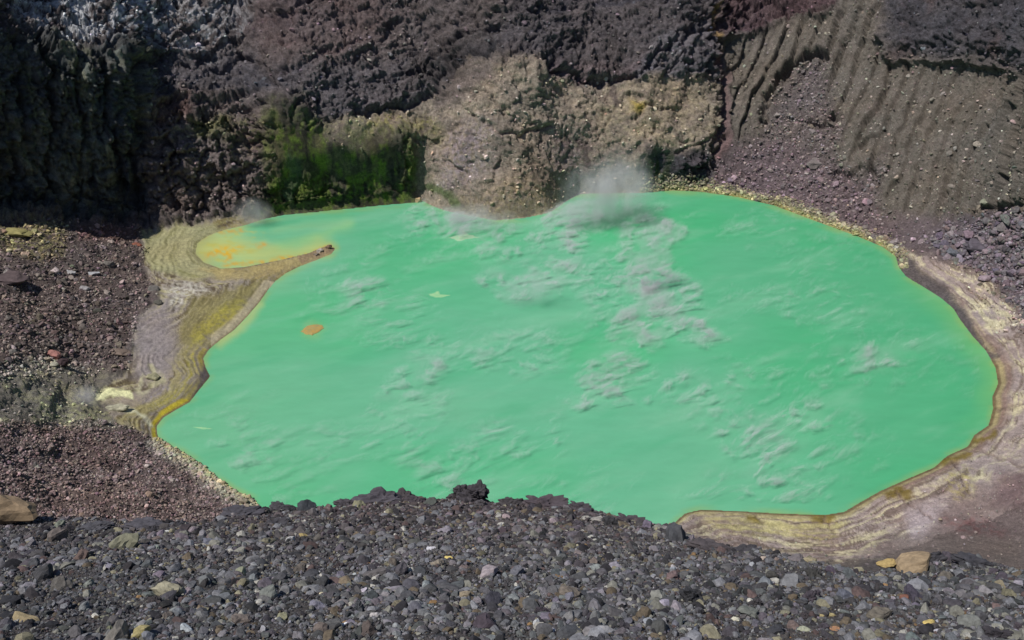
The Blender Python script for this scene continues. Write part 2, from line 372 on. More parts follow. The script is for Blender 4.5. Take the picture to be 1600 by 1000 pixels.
# ravine beside the scree
disp += -2.2 * stroke([(1112,20),(1116,60),(1122,95),(1126,140),(1128,200),(1120,262)], 3, 5) + 1.2 * stroke([(1133,110),(1140,160),(1136,220)], 3, 4)
# dark overhang above the green cliff and recess notches
disp += .8 * region([(495,196),(640,200),(660,226),(500,224)], 4) * m_wall
for pts, wd, am in (([(395,40),(470,10),(540,-20)],4,-1.8),([(380,100),(420,110),(455,160)],4,-2),([(560,95),(600,60),(650,40)],4,-1.6),([(700,105),(690,140),(640,165),(560,185)],4,-2),
        ([(230,90),(300,85),(400,60)],5,1.5),([(240,150),(330,158),(400,150)],4,1.6),([(860,100),(910,135),(960,135),(1010,105),(1060,70),(1110,45)],4,-2.2),([(948,95),(952,130)],2,-1.5),
        ([(1020,200),(990,240),(960,270)],3,-1.2),([(880,205),(890,260),(905,290)],3,-1),([(760,200),(800,215),(850,200)],3,-1.3),([(700,260),(730,285),(760,330)],4,-1.4),([(985,190),(1020,165),(1060,180)],3,-1.2),
        ([(1050,240),(1080,225),(1115,215)],3,-1.2),([(840,150),(880,180),(900,230)],2,-.8),([(730,150),(780,160),(800,190)],2,-.8),([(1120,62),(1170,60),(1240,34),(1310,12)],4,1.6),([(1380,60),(1390,100),(1500,100),(1600,116)],4,1.8),
        ([(1400,70),(1500,62),(1600,80)],5,1.0),([(300,345),(310,290),(330,240)],3,-2),([(375,330),(380,270),(390,220)],3,-2),([(270,340),(262,280),(268,220)],3,-1.8),([(340,200),(350,260),(345,330)],3,-1.6)):
    disp += am * stroke(pts, wd, 4)
for pts, wd, am in (([(60,60),(80,150),(70,240),(100,340)],3,-3.5),([(25,60),(30,180),(15,330)],3,-3),([(115,90),(130,190),(120,300)],3,-3),([(160,95),(165,180),(200,300)],4,-3.5),([(205,110),(215,200),(218,330)],8,-3.5),([(45,240),(90,300)],3,-2.5),([(175,60),(180,110),(150,160)],3,-2.5)):
    disp += am * stroke(pts, wd, 5) * m_wall
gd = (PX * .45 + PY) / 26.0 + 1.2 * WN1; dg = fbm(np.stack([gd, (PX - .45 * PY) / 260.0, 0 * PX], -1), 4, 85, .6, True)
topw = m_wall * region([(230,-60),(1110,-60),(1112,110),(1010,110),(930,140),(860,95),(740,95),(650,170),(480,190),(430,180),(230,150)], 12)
disp += topw * dg * 1.5
for pts in ([(640,130),(680,100),(740,60),(780,55)], [(1002,245),(1004,292)], [(1034,245),(1030,285)], [(1100,230),(1108,270)], [(500,160),(505,300)], [(655,225),(662,300)], [(575,230),(580,320)], [(452,180),(470,320)]):
    disp += -2.0 * stroke(pts, 3, 5) * m_wall
# shore terraces: steps that follow the water line
tn = on(V, lambda P: fbm(P * [.06, .06, 0], 4, 31) * 5.0 * np.clip((np.abs(seg_dist(P[:, 0], P[:, 1], SHW)) - .5) / 4, 0, 1) + fbm(P * [.5, .5, 0], 2, 32) * .25, (m_lshore + m_rshore > .01))
ter = SDm + tn
tm = np.clip(m_lshore + m_rshore, 0, 1)
stp = (ter * .8 + .5 * perlin(np.stack([ter * .7, 0 * ter, 0 * ter], -1), 36)) % 1.0
brk = np.clip(.6 + 1.6 * fbm(VS * [.12, .12, 0], 4, 37, .6), 0, 1)
vst = tm * sstep(.3, 1.2, SDm) * brk * (.5 * sstep(.0, .15, stp) * (1 - stp)) + tm * sstep(.5, 8, SDm) * .25 * on(V, lambda P: fbm(P * .25, 4, 35, .55), tm > .01)
# drainage cuts on the right shore
cutp = [[(1400,770),(1430,795),(1455,812)], [(1500,700),(1545,712),(1600,728)], [(1490,722),(1505,750),(1520,775)], [(1180,805),(1195,822)], [(1290,812),(1305,835)], [(1560,640),(1610,632)], [(1540,560),(1600,520)]]
cutm = sum(stroke(c, 1.5, 3) for c in cutp)
vst = vst - .45 * np.clip(cutm, 0, 1) * sstep(.2, 1.5, SDm)
V = V + Nm * (disp * shoreF)[..., None]
V[..., 2] += vst * land
V[..., 2] = np.where(land & (SDpx > 1.5), np.maximum(V[..., 2], .03), V[..., 2])

# ------------------------------------------------------------------ colours of the crater (albedo, plus shadow streaks painted on the green cliff)
C = np.zeros(V.shape) + s2l((98, 90, 90))
def paint(m, rgb, k=1.0):
    global C
    a = (np.clip(m, 0, 1) * k)[..., None]; C = C * (1 - a) + s2l(rgb) * a
nA = fbm(VS * .22, 5, 101, .6); nB = fbm(VS * [.9, .9, .9], 4, 102, .6); nC = fbm(VS * .07, 3, 103); nV = fbm(VS * [.45, .45, .05], 4, 104, .6)
def pat(n, a, b): return sstep(a, b, n)
paint(region([(380,-20),(560,-20),(640,30),(560,100),(460,110),(390,60)], 18), (106, 88, 88), .85)
paint(region([(480,100),(700,90),(720,150),(640,190),(500,190),(430,140)], 14), (96, 94, 101))
paint(region([(228,92),(400,85),(430,150),(300,155),(228,140)], 8), (84, 84, 92))
paint(region([(620,140),(650,90),(720,50),(790,45),(790,95),(740,110),(680,135)], 10), (50, 50, 54))
paint(region([(790,-30),(1110,-30),(1112,60),(1010,100),(930,140),(880,135),(850,95),(790,75)], 10), (78, 75, 81))
paint(region([(980,105),(1040,60),(1110,40),(1112,128),(1040,135),(1000,140)], 7), (106, 104, 112))
paint(region([(860,95),(930,110),(960,105),(1000,85),(985,130),(930,148),(890,140)], 6), (112, 98, 102))
paint(region([(15,-20),(410,-20),(385,50),(330,100),(280,85),(215,90),(170,70),(110,100),(62,60),(20,20)], 10) * pat(nA + .7 * nB, -.18, .12), (196, 196, 198))
paint(region([(330,-20),(400,-20),(395,40),(340,90)], 8) * pat(nA, -.2, .2), (120, 118, 122), .7)
nW = fbm(VS * [.16, .16, .03], 4, 105, .55); nW2 = fbm(VS * [.7, .7, .07], 3, 106, .6)
paint(m_dark, (84, 84, 82)); paint(m_dark * pat(nW, .0, .3), (132, 134, 118), .8); paint(m_dark * pat(-nW + .4 * nW2, .05, .35), (72, 74, 76), .8)
paint(m_dark * pat(nV, .05, .35), (126, 128, 100), .5)
paint(m_dark * pat(-nV + nC, .05, .4), (88, 98, 98), .6)
paint(region([(60,190),(160,200),(170,290),(100,300),(30,290)], 20) * pat(nV, -.1, .3), (150, 150, 134), .8)
paint(region([(228,150),(300,145),(420,180),(420,340),(230,352)], 8), (124, 112, 108))
paint(region([(236,155),(300,150),(300,190),(240,200)], 8), (100, 74, 68), .8)
paint(region([(300,190),(370,190),(370,220),(310,215)], 8), (128, 126, 84), .8)
paint(region([(360,190),(430,190),(430,240),(370,230)], 10) * pat(nB, -.1, .2), (138, 138, 92), .6)
paint(region([(360,195),(410,215),(400,240)], 8), (110, 84, 86), .5)
paint(m_tan, (160, 146, 130))
paint(m_tan * pat(nA, .0, .4), (170, 153, 132), .7); paint(m_tan * pat(-nA, .05, .45), (148, 132, 120), .7)
paint(region([(930,140),(1110,135),(1120,240),(1020,250),(950,225),(900,190)], 18) * pat(nA + nB, -.3, .3), (170, 156, 128), .6)
paint(region([(985,160),(1010,165),(1005,180),(985,178)], 5), (176, 156, 84))
paint(region([(690,190),(770,205),(760,320),(690,300)], 20) * pat(nB, -.3, .2), (150, 136, 142), .8)
paint(region([(850,200),(920,195),(930,285),(860,300)], 18) * pat(nB, -.25, .2), (146, 128, 126), .8)
paint(region([(800,280),(880,290),(860,340),(770,350),(700,330),(720,300)], 12) * pat(nB, -.2, .2), (150, 136, 104), .7)
paint(region([(500,192),(600,190),(700,195),(690,228),(500,226)], 7) * pat(nB + nA, -.4, .1), (158, 150, 118), .9)
paint(region([(560,195),(690,190),(690,212),(580,215)], 9) * pat(nB, -.1, .25), (160, 152, 84), .6)
paint(region([(680,130),(760,100),(800,86),(740,150),(690,170)], 8), (108, 98, 96), .8)
paint(region([(1004,232),(1060,238),(1118,225),(1118,285),(1040,295),(1004,296)], 7), (84, 79, 84))
paint(region([(1005,250),(1050,240),(1050,290),(1008,292)], 6) * pat(nV, -.1, .2), (72, 84, 48), .7)
for xx, y0_, y1_ in ((908, 217, 262), (888, 205, 240), (962, 146, 160)): paint(stroke([(xx, y0_), (xx + 3, y1_)], 6, 2), (98, 84, 82), .7)
paint(m_green, (74, 72, 58)); paint(m_green * pat(nW + .3 * nW2, .0, .3), (112, 108, 74), .7); paint(m_green * pat(nV * .7 + .8 * nA + .4 * nB, -.15, .35), (98, 116, 46)); paint(m_green * pat(-nV + .6 * nA, .12, .4), (50, 48, 44), .9)  # moss and rock tones; the last, darkest streaks are shadow painted into the colour
paint(region([(450,278),(500,280),(505,322),(455,324)], 12), (104, 118, 54), .6); paint(stroke([(462,250),(458,312)], 9, 5), (70, 92, 74), .6)
paint(stroke([(668,290),(700,305),(712,315)], 7, 5), (84, 104, 58), .8)
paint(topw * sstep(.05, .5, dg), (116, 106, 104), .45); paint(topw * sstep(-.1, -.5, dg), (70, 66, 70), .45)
paint(m_topred, (92, 74, 77))
paint(m_topright, (80, 77, 82)); paint(m_topright * pat(nC + .4 * nA, .0, .4), (86, 74, 74), .8)
# scree
paint(m_scree, (110, 103, 95)); paint(m_scree * pat(nA, .0, .5), (116, 106, 100), .7)
paint(m_scree * hollow, (106, 96, 95), .9)
paint(m_scree * region([(1100,240),(1200,215),(1330,270),(1380,330),(1450,340),(1600,330),(1600,470),(1500,430),(1400,385),(1250,330),(1100,290)], 16), (108, 95, 98), .9)
paint(region([(1500,330),(1640,320),(1640,360),(1520,350)], 12) * pat(nA, -.2, .2), (116, 104, 80), .5)
paint(rub, (100, 92, 97), .85)
paint(m_scree * pat(nB, .28, .5), (150, 142, 128), .45)
paint(stroke([(1111,10),(1113,40),(1118,70),(1121,95)], 2.5, 2.5), (168, 140, 92), .9)
paint(stroke([(1121,95),(1128,140),(1132,190),(1128,240)], 8, 6), (124, 100, 100), .8)
paint(sstep(9, 2, SDpx) * (PX > 1000) * (PX < 1400) * (PY < 420) * pat(nB + nA, -.5, 0), (172, 164, 96), .9)
paint(sstep(22, 8, SDpx) * (PX > 1040) * (PX < 1420) * (PY < 420) * pat(nB, -.1, .25), (150, 146, 112), .7)
# left rubble slope
paint(m_left, (98, 87, 83)); paint(m_left * pat(nA, -.1, .35), (115, 103, 97), .8); paint(m_left * pat(-nB, .05, .35), (70, 58, 60), .7)
paint(region([(-30,345),(100,350),(100,400),(60,410),(-30,380)], 12) * pat(nB, -.2, .2), (136, 128, 84), .75)
paint(region([(120,350),(215,355),(215,380),(130,372)], 10), (120, 88, 78), .6)
paint(region([(-40,585),(60,560),(190,590),(190,665),(60,668),(-40,675)], 16), (132, 127, 118), .9)
paint(region([(-40,585),(60,570),(190,595),(190,660),(60,668),(-40,665)], 16) * pat(nB + nA, -.05, .3), (150, 146, 116), .7)
paint(region([(60,620),(150,618),(190,650),(120,662),(50,660)], 10) * pat(nB, -.2, .2), (168, 166, 128), .7)
paint(region([(-900,672),(60,672),(190,680),(250,700),(390,790),(400,860),(-900,900)], 14), (116, 101, 97))
paint(region([(-900,672),(60,672),(190,680),(250,700),(390,790),(400,860),(-900,900)], 14) * pat(-nA, 0, .3), (98, 83, 81), .7)
paint(sstep(34, 14, SDpx) * (PX < 415) * (PX > 225) * (PY > 690) * (PY < 810), (146, 140, 130), .8)
paint(sstep(11, 4, SDpx) * (PX < 415) * (PX > 240) * (PY > 686) * (PY < 810) * pat(nB, -.3, .1), (170, 158, 100), .85)
# left shore
r1 = fbm(np.stack([ter * .55, VS[..., 0] * .012, VS[..., 1] * .012], -1), 4, 141, .75); r2 = fbm(np.stack([ter * 1.5, VS[..., 0] * .03, VS[..., 1] * .03], -1), 3, 142, .7)
ring = np.clip(.5 + 1.5 * r1 + .35 * nA, 0, 1); ring2 = np.clip(.5 + 1.5 * r2, 0, 1) * np.clip(brk * 1.6 + .15, 0, 1)
paint(m_lshore, (142, 132, 122))
paint(m_lshore * pat(ring, .3, .9), (156, 148, 104), .8); paint(m_lshore * pat(ring2, .5, .72), (84, 72, 54), .9); paint(m_lshore * sstep(11, 3, SDm) * pat(nA + nB, -.4, .2), (122, 112, 66), .6)
paint(region([(214,500),(268,470),(276,540),(250,600),(205,590)], 16), (132, 125, 127), .8)
paint(region([(196,640),(245,625),(285,605),(300,580),(255,610)], 6) * pat(ring2, .3, .8), (160, 152, 166), .6)
paint(region([(250,455),(310,440),(330,465),(270,480)], 8) * pat(nB, -.2, .2), (188, 184, 172), .7)
paint(region([(225,365),(300,352),(345,360),(320,385),(330,415),(360,432),(290,438),(235,425)], 6), (150, 146, 110))
paint(region([(225,365),(300,352),(345,360),(320,385),(330,415),(360,432),(290,438),(235,425)], 6) * pat(ring, .45, .9), (116, 114, 72), .8)
paint(region([(310,420),(370,420),(420,412),(500,392),(520,396),(430,432),(350,440)], 5), (156, 142, 96), .8)
paint(region([(300,470),(370,455),(412,440),(400,470),(350,520),(300,545),(278,530)], 8), (126, 118, 76), .8)
paint(region([(325,490),(350,480),(385,470),(395,478),(350,515),(310,540),(300,530)], 6) * pat(nB + .5 * ring2, -.2, .3), (150, 142, 54), .6)
paint(sstep(1.0, 2.2, SDpx) * sstep(10, 6, SDpx) * (PX < 345) * (PY > 545) * (PY < 692) * m_lshore, (150, 136, 62), .75)
paint(sstep(1.5, 3, SDpx) * sstep(9, 6, SDpx) * (PX < 300) * (PY > 625) * (PY < 692), (178, 160, 42), .85)
paint(sstep(10, 14, SDpx) * sstep(30, 22, SDpx) * (PX < 345) * (PY > 535) * (PY < 640) * pat(ring2, .2, .7), (150, 142, 62), .7)
paint(sstep(-6, 0, SDpx) * sstep(16, 8, SDpx) * (PX > 330) * (PX < 430) * (PY > 440) * (PY < 545), (178, 166, 138), .8)
paint(sstep(3, 0, SDpx) * (PX < 420) * (PY > 430) * (PY < 690), (104, 86, 60), .8)
paint(region([(156,612),(205,616),(206,627),(160,626)], 3), (222, 222, 172), .95)
paint(stroke([(190,642),(225,655),(238,668)], 4, 3), (196, 194, 164), .7); paint(stroke([(222,590),(215,615),(232,612)], 3, 3), (190, 186, 152), .6)
paint(stroke([(232,575),(245,590),(252,602),(236,604)], 5, 3), (170, 166, 130), .7)
paint(stroke([(470,404),(500,392),(518,388)], 7, 3), (132, 112, 88), .85)
# right shore
rs = np.clip(m_rshore, 0, 1)
paint(rs, (150, 136, 132)); paint(rs * pat(nA, .0, .4), (162, 148, 134), .8); paint(rs * pat(ring + .5 * nA, .45, .95), (188, 180, 146), .75)
paint(rs * pat(ring2, .5, .72), (98, 84, 76), .85); paint(rs * pat(-nA + .6 * ring2, .35, .7), (138, 122, 116), .6)
paint(region([(1410,800),(1480,780),(1510,790),(1500,850),(1420,860)], 12), (170, 158, 162), .7)
paint(region([(1470,740),(1520,735),(1530,790),(1490,790)], 9) * pat(nB, -.2, .3), (156, 146, 92), .7)
paint(region([(1080,800),(1330,812),(1300,850),(1140,835)], 9) * pat(ring, .2, .7), (176, 168, 116), .7)
paint(rs * sstep(3.2, 1.6, SDm) * pat(PX, 1380, 1420) , (128, 106, 96), .8); paint(rs * sstep(1.6, .9, SDm), (160, 148, 104), .7); paint(rs * sstep(.7, .3, SDm), (96, 80, 58), .85)
for c, wd in (([(1478,722),(1500,716),(1515,712)], 6), ([(1385,775),(1400,768),(1420,772)], 7), ([(1525,692),(1545,690),(1550,680)], 5), ([(1275,815),(1300,816)], 6), ([(1170,812),(1185,820)], 5)):
    paint(stroke(c, wd, 5), (112, 96, 36), .85)
paint(np.clip(cutm, 0, 1) * rs, (104, 88, 82), .75)
paint(region([(1480,790),(1600,740),(1700,640),(1700,900),(1400,900),(1370,850),(1440,840)], 14), (124, 110, 108), .95)
paint(region([(1470,812),(1540,812),(1580,838),(1500,836)], 10) * pat(nB, -.3, .2), (112, 74, 74), .7)
paint(region([(1390,840),(1600,840),(1600,900),(1380,880)], 10), (128, 116, 110), .6)
paint(region([(1560,735),(1600,740),(1600,800),(1550,790)], 12), (104, 84, 86), .7)
nD = fbm(VS * .11, 4, 107, .6); C = C * (1 - .16 * sstep(-.1, .4, nD) * m_wall)[..., None] + (.16 * sstep(-.1, .4, nD) * m_wall)[..., None] * s2l((118, 108, 104)); C = C * (1 - .3 * sstep(.0, .45, -nD) * m_wall)[..., None]
C *= np.clip(1 + .4 * nB + .25 * nA, .3, 2)[..., None]
C = C * (1 + .07 * np.stack([nC, 0 * nC, -nC], -1))

# ------------------------------------------------------------------ split the sheet into named pieces of ground
idx = np.arange(NXg * NYg).reshape(NYg, NXg)
faces = np.stack([idx[:-1, :-1], idx[1:, :-1], idx[1:, 1:], idx[:-1, 1:]], -1).reshape(-1, 4)
stack = np.stack([m_wall, m_scree, m_left, m_lshore, m_rshore, m_near], -1)
stack[..., 3] *= 1.3; stack[..., 4] *= 1.3
zone = np.argmax(stack, -1); zone[inl & (SDpx < -14)] = 9
fz = zone[:-1, :-1].ravel()
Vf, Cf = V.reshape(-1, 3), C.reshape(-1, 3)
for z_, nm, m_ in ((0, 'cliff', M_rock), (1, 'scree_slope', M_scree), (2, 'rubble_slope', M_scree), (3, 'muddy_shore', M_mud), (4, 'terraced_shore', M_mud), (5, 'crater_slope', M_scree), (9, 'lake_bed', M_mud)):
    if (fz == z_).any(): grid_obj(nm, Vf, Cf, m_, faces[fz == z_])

# ------------------------------------------------------------------ lake
def stepaxis(a, b, st): return np.arange(a, b, st)
LX, LY = np.meshgrid(np.arange(215, 1580, 2.2), np.arange(285, 925, 2.2))
LP = at_z(LX, LY); ln = LX.shape
fa = fbm(LP * [.02, .02, 0], 3, 201); fb = fbm(LP * [.09, .16, 0], 4, 202, .6); warp1 = 12 * fbm(np.stack([LX/40, LY/24, 0*LX], -1), 3, 203); warp2 = 8 * fbm(np.stack([LX/40, LY/24, 0*LX+5], -1), 3, 204)
dl = -seg_dist(LX, LY, SHORE)
LC = np.zeros(LX.shape + (3,)) + s2l((94, 164, 128))
def lp(m, rgb, k=1.0):
    global LC
    a = (np.clip(m, 0, 1) * k)[..., None]; LC = LC * (1 - a) + s2l(rgb) * a
def ls(pts, wd, soft):
    return sstep(wd + soft, wd - soft, seg_dist(LX + warp1, LY + warp2, pts, False))
lp(sstep(-.1, .5, fa), (66, 163, 110), .85); lp(sstep(.0, .5, -fa), (102, 165, 130), .8)
lp(sstep(900, 1500, LX + .6 * (500 - LY)) , (62, 154, 106), .7)
lp(sstep(700, 250, LX), (102, 166, 124), .5)
fc = fbm(LP @ np.array([[.87, -.5, 0], [.5, .87, 0], [0, 0, 1]]) * [.03, .12, 0], 4, 209, .6); lp(sstep(.0, .5, fc), (116, 172, 140), .5); lp(sstep(.05, .5, -fc), (66, 154, 110), .4)
lp(sstep(.1, .6, fb), (92, 166, 128), .3)
lp(sstep(12, 0, dl) * sstep(-.3, .3, fb), (128, 156, 96), .7)
lp(sstep(700, 600, LY) * sstep(1350, 1500, LX) * sstep(45, 0, dl), (116, 168, 96), .45)
lp(sstep(440, 340, LX - .8 * (LY - 380)) * sstep(470, 400, LY), (150, 180, 128), .85)
lp(sstep(360, 305, LX + 14 * fb) * sstep(440, 420, LY), (146, 146, 100), .9)
lp(ls([(320,392),(350,385),(400,395),(460,398),(505,386)], 14, 14), (172, 176, 104), .7)
lp(ls([(545,350),(500,370),(440,385)], 5, 14), (138, 182, 120), .6)
pst = sstep(-.35, .25, fbm(np.stack([LX / 9, LY / 5, 0 * LX], -1), 4, 215, .65)); lp(sstep(.0, .4, fbm(np.stack([LX / 22, LY / 9, 0 * LX + 3], -1), 4, 216, .6)) * sstep(430, 380, LX) * sstep(425, 415, LY), (170, 166, 84), .7)
lp(pst * ls([(320,400),(345,396),(360,402),(352,412),(390,413),(440,406),(490,396),(515,385)], 3, 4), (190, 142, 34), .85)
lp(pst * ls([(342,392),(370,388),(352,400)], 5, 5), (196, 156, 40), .85)
lp(pst * ls([(300,372),(340,362),(375,360)], 3.5, 4), (184, 140, 50), .8)
lp(pst * ls([(402,384),(416,382)], 3.5, 4), (184, 144, 60), .8)
lp(ls([(486,516),(492,514)], 10, 12), (140, 166, 92), .5)
lp(ls([(405,475),(388,497),(368,517),(345,533)], 7, 9), (156, 172, 112), .8)
lp(ls([(700,372),(760,372)], 5, 12), (124, 174, 142), .5); lp(ls([(540,350),(480,352),(430,360)], 5, 9), (132, 176, 128), .5)
lidx = np.arange(LX.size).reshape(ln); lf_ = np.stack([lidx[:-1, :-1], lidx[1:, :-1], lidx[1:, 1:], lidx[:-1, 1:]], -1).reshape(-1, 4)
keep = (dl > -14)[:-1, :-1].ravel()
m, n, l, b = mat('lake_water')
at = n.new('ShaderNodeAttribute'); at.attribute_name = 'col'; g = n.new('ShaderNodeNewGeometry')
mp = n.new('ShaderNodeMapping'); mp.inputs['Rotation'].default_value = (0, 0, R(-20)); mp.inputs['Scale'].default_value = (.35, 1.0, 1); l.new(g.outputs['Position'], mp.inputs['Vector'])
t1 = noise_node(n, l, mp.outputs[0], .35, 5, .65); t2 = noise_node(n, l, mp.outputs[0], 2.2, 3, .6)
c = mulc(n, l, at.outputs['Color'], mapr(n, l, t1.outputs[0], .3, .7, .95, 1.05)); l.new(c, b.inputs['Base Color'])
b.inputs['Roughness'].default_value = .45; b.inputs['Specular IOR Level'].default_value = .18
bp = n.new('ShaderNodeBump'); bp.inputs['Distance'].default_value = .08; bp.inputs['Strength'].default_value = .35; l.new(t2.outputs[0], bp.inputs['Height']); l.new(bp.outputs[0], b.inputs['Normal'])
lake = grid_obj('lake', LP.reshape(-1, 3), LC.reshape(-1, 3), m, lf_[keep])

# ------------------------------------------------------------------ stones
def rock_mesh(name, sub, seed, m_, flat=0.75, knob=0.0, cuts=14):
    import bmesh
    r = np.random.default_rng(seed); bm = bmesh.new(); bmesh.ops.create_icosphere(bm, subdivisions=sub, radius=1)
    P = np.array([v.co[:] for v in bm.verts]); 
    for k in range(cuts):
        nrm = r.normal(size=3); nrm /= np.linalg.norm(nrm); d = r.uniform(.52, .86); q = P @ nrm - d
        P = P - np.clip(q, 0, None)[:, None] * nrm * .95
    if sub > 1: P = P * (1 + knob * fbm(P * 1.9 + seed * 3.1, 3, seed, .6))[:, None] if knob else P
    P = P * np.array([1.15, r.uniform(.75, 1.0), flat]); P /= np.abs(P).max()
    for v, p in zip(bm.verts, P): v.co = p
    me = bpy.data.meshes.new(name); bm.to_mesh(me); bm.free(); me.materials.append(m_); return me
VAR = bpy.data.collections.new('stone_shapes')
for k in range(10):
    o = bpy.data.objects.new('stone_shape', rock_mesh('stone_shape', 2 , 100 + k, M_stone_i, rng.uniform(.6, .85), .25)); VAR.objects.link(o)
def scatter(name, P, sc, colr, tilt=None):
    n = len(P); me = bpy.data.meshes.new(name); me.vertices.add(n); me.vertices.foreach_set('co', P.astype(np.float32).ravel())
    a = me.attributes.new('sc', 'FLOAT_VECTOR', 'POINT'); s3 = sc[:, None] * rng.uniform(.75, 1.25, (n, 3)); a.data.foreach_set('vector', s3.astype(np.float32).ravel())
    a = me.attributes.new('rot', 'FLOAT_VECTOR', 'POINT'); ro = np.stack([rng.normal(0, .5, n) , rng.normal(0, .5, n), rng.uniform(0, 6.28, n)], -1); a.data.foreach_set('vector', ro.astype(np.float32).ravel())
    a = me.attributes.new('pick', 'INT', 'POINT'); a.data.foreach_set('value', rng.integers(0, 10, n).astype(np.int32))
    a = me.attributes.new('col', 'FLOAT_COLOR', 'POINT'); cc = np.ones((n, 4), np.float32); cc[:, :3] = colr; a.data.foreach_set('color', cc.ravel())
    me.materials.append(M_stone_i)
    o = bpy.data.objects.new(name, me); COL.objects.link(o); o['kind'] = 'stuff'
    mod = o.modifiers.new('stones', 'NODES'); mod.node_group = GN; return o
GN = bpy.data.node_groups.new('scatter_stones', 'GeometryNodeTree')
GN.interface.new_socket('Geometry', in_out='INPUT', socket_type='NodeSocketGeometry'); GN.interface.new_socket('Geometry', in_out='OUTPUT', socket_type='NodeSocketGeometry')
gi = GN.nodes.new('NodeGroupInput'); go = GN.nodes.new('NodeGroupOutput'); iop = GN.nodes.new('GeometryNodeInstanceOnPoints'); ci = GN.nodes.new('GeometryNodeCollectionInfo')
ci.inputs[0].default_value = VAR; ci.inputs[1].default_value = True; ci.inputs[2].default_value = True
def na(nm, dt):
    q = GN.nodes.new('GeometryNodeInputNamedAttribute'); q.data_type = dt; q.inputs[0].default_value = nm; return q.outputs[0]
GL = GN.links.new
GL(gi.outputs[0], iop.inputs['Points']); GL(ci.outputs[0], iop.inputs['Instance']); iop.inputs['Pick Instance'].default_value = True
GL(na('pick', 'INT'), iop.inputs['Instance Index']); GL(na('rot', 'FLOAT_VECTOR'), iop.inputs['Rotation']); GL(na('sc', 'FLOAT_VECTOR'), iop.inputs['Scale']); GL(iop.outputs[0], go.inputs[0])
def vary(base, n, s=.25, tint=.06):
    b_ = s2l(base) if np.ndim(base) == 1 and np.max(base) > 2 else np.atleast_2d(base)
    return np.clip(b_ * np.exp(rng.normal(0, s, (n, 1))) * (1 + rng.normal(0, tint, (n, 3))), .004, .9)
ROCKS_O = [rock_mesh('rock', 3, 300 + k, M_stone_o, [.75, .85, .65, .8][k % 4], .42, 16) for k in range(9)]
BOULDERS = [rock_mesh('boulder', 3, 340 + k, M_boulder, [.75, .85, .65, .8][k % 4], .42, 16) for k in range(9)]
def rock_obj(name, p, s, colr, label, cat, group=None, rot=None, mesh=None, sxyz=(1, 1, 1)):
    o = bpy.data.objects.new(name, mesh or random.choice(BOULDERS if cat == 'boulder' else ROCKS_O)); COL.objects.link(o)
    o.location = p; o.scale = (s * sxyz[0], s * sxyz[1], s * sxyz[2]); o.rotation_euler = rot or (random.gauss(0, .35), random.gauss(0, .35), random.uniform(0, 6.28))
    o.color = (*[float(v) for v in colr], 1); o['label'] = label; o['category'] = cat
    if group: o['group'] = group
    return o
# picking points on the crater sheet by photo position
def sheet(px, py):
    i = np.clip(np.searchsorted(AX, px), 1, NXg - 1); j = np.clip(np.searchsorted(AY, py), 1, NYg - 1)
    return V[j, i], C[j, i], W[j, i]
def pick(mask, n):
    ii = np.where((AX > -120) & (AX < 1720))[0]; jj = np.where((AY > -40) & (AY < 900))[0]
    mm = mask[np.ix_(jj, ii)].ravel().astype(float); mm /= mm.sum()
    k = rng.choice(len(mm), n, p=mm); return jj[k // len(ii)], ii[k % len(ii)]
def slope_rocks(name, mask, n, smed, ssig, base, cs=.25, smax=3):
    j, i = pick(mask * (SDpx > 1), n)
    s = np.minimum(smed * np.exp(rng.normal(0, ssig, n)), smax)
    jit = rng.normal(0, .12, (n, 3)); P = V[j, i] + jit; 
    b_ = C[j, i] * 1.2 if base is None else s2l(base)[None] * .6 + C[j, i] * .4
    return scatter(name, P, s, vary(b_ * 1.1, n, cs))
rubblemask = m_left * region([(-120,350),(215,355),(235,400),(232,450),(215,520),(190,580),(0,590),(-120,590)], 14)
slope_rocks('rubble', rubblemask, 9000, .20, .55, None, .4)
slope_rocks('red_scree', m_left * (PY > 660) + .12 * m_left, 20000, .16, .42, None, .3)
slope_rocks('shore_stones', sstep(26, 4, SDpx) * ((PX < 415) & (PX > 240) & (PY > 686) & (PY < 810)), 1500, .26, .4, (150, 144, 122), .25)
slope_rocks('far_shore_stones', sstep(30, 3, SDpx) * ((PX > 1000) & (PX < 1420) & (PY < 420)), 2600, .26, .45, (146, 140, 110), .3)
slope_rocks('scree_stones', m_scree * (.25 + hollow * 1.2) + .6 * rub, 16000, .17, .6, None, .38, 1.2)
slope_rocks('fallen_stones', rub, 2500, .42, .5, (100, 92, 97), .3)
slope_rocks('cliff_debris', m_wall * (1 - m_green) * (1 - m_dark) * (PY > -20), 7000, .17, .6, None, .3, .9)
slope_rocks('shore_grit', (m_rshore + m_near * .8) * (SDpx > 25), 3500, .08, .5, (130, 120, 116), .3)

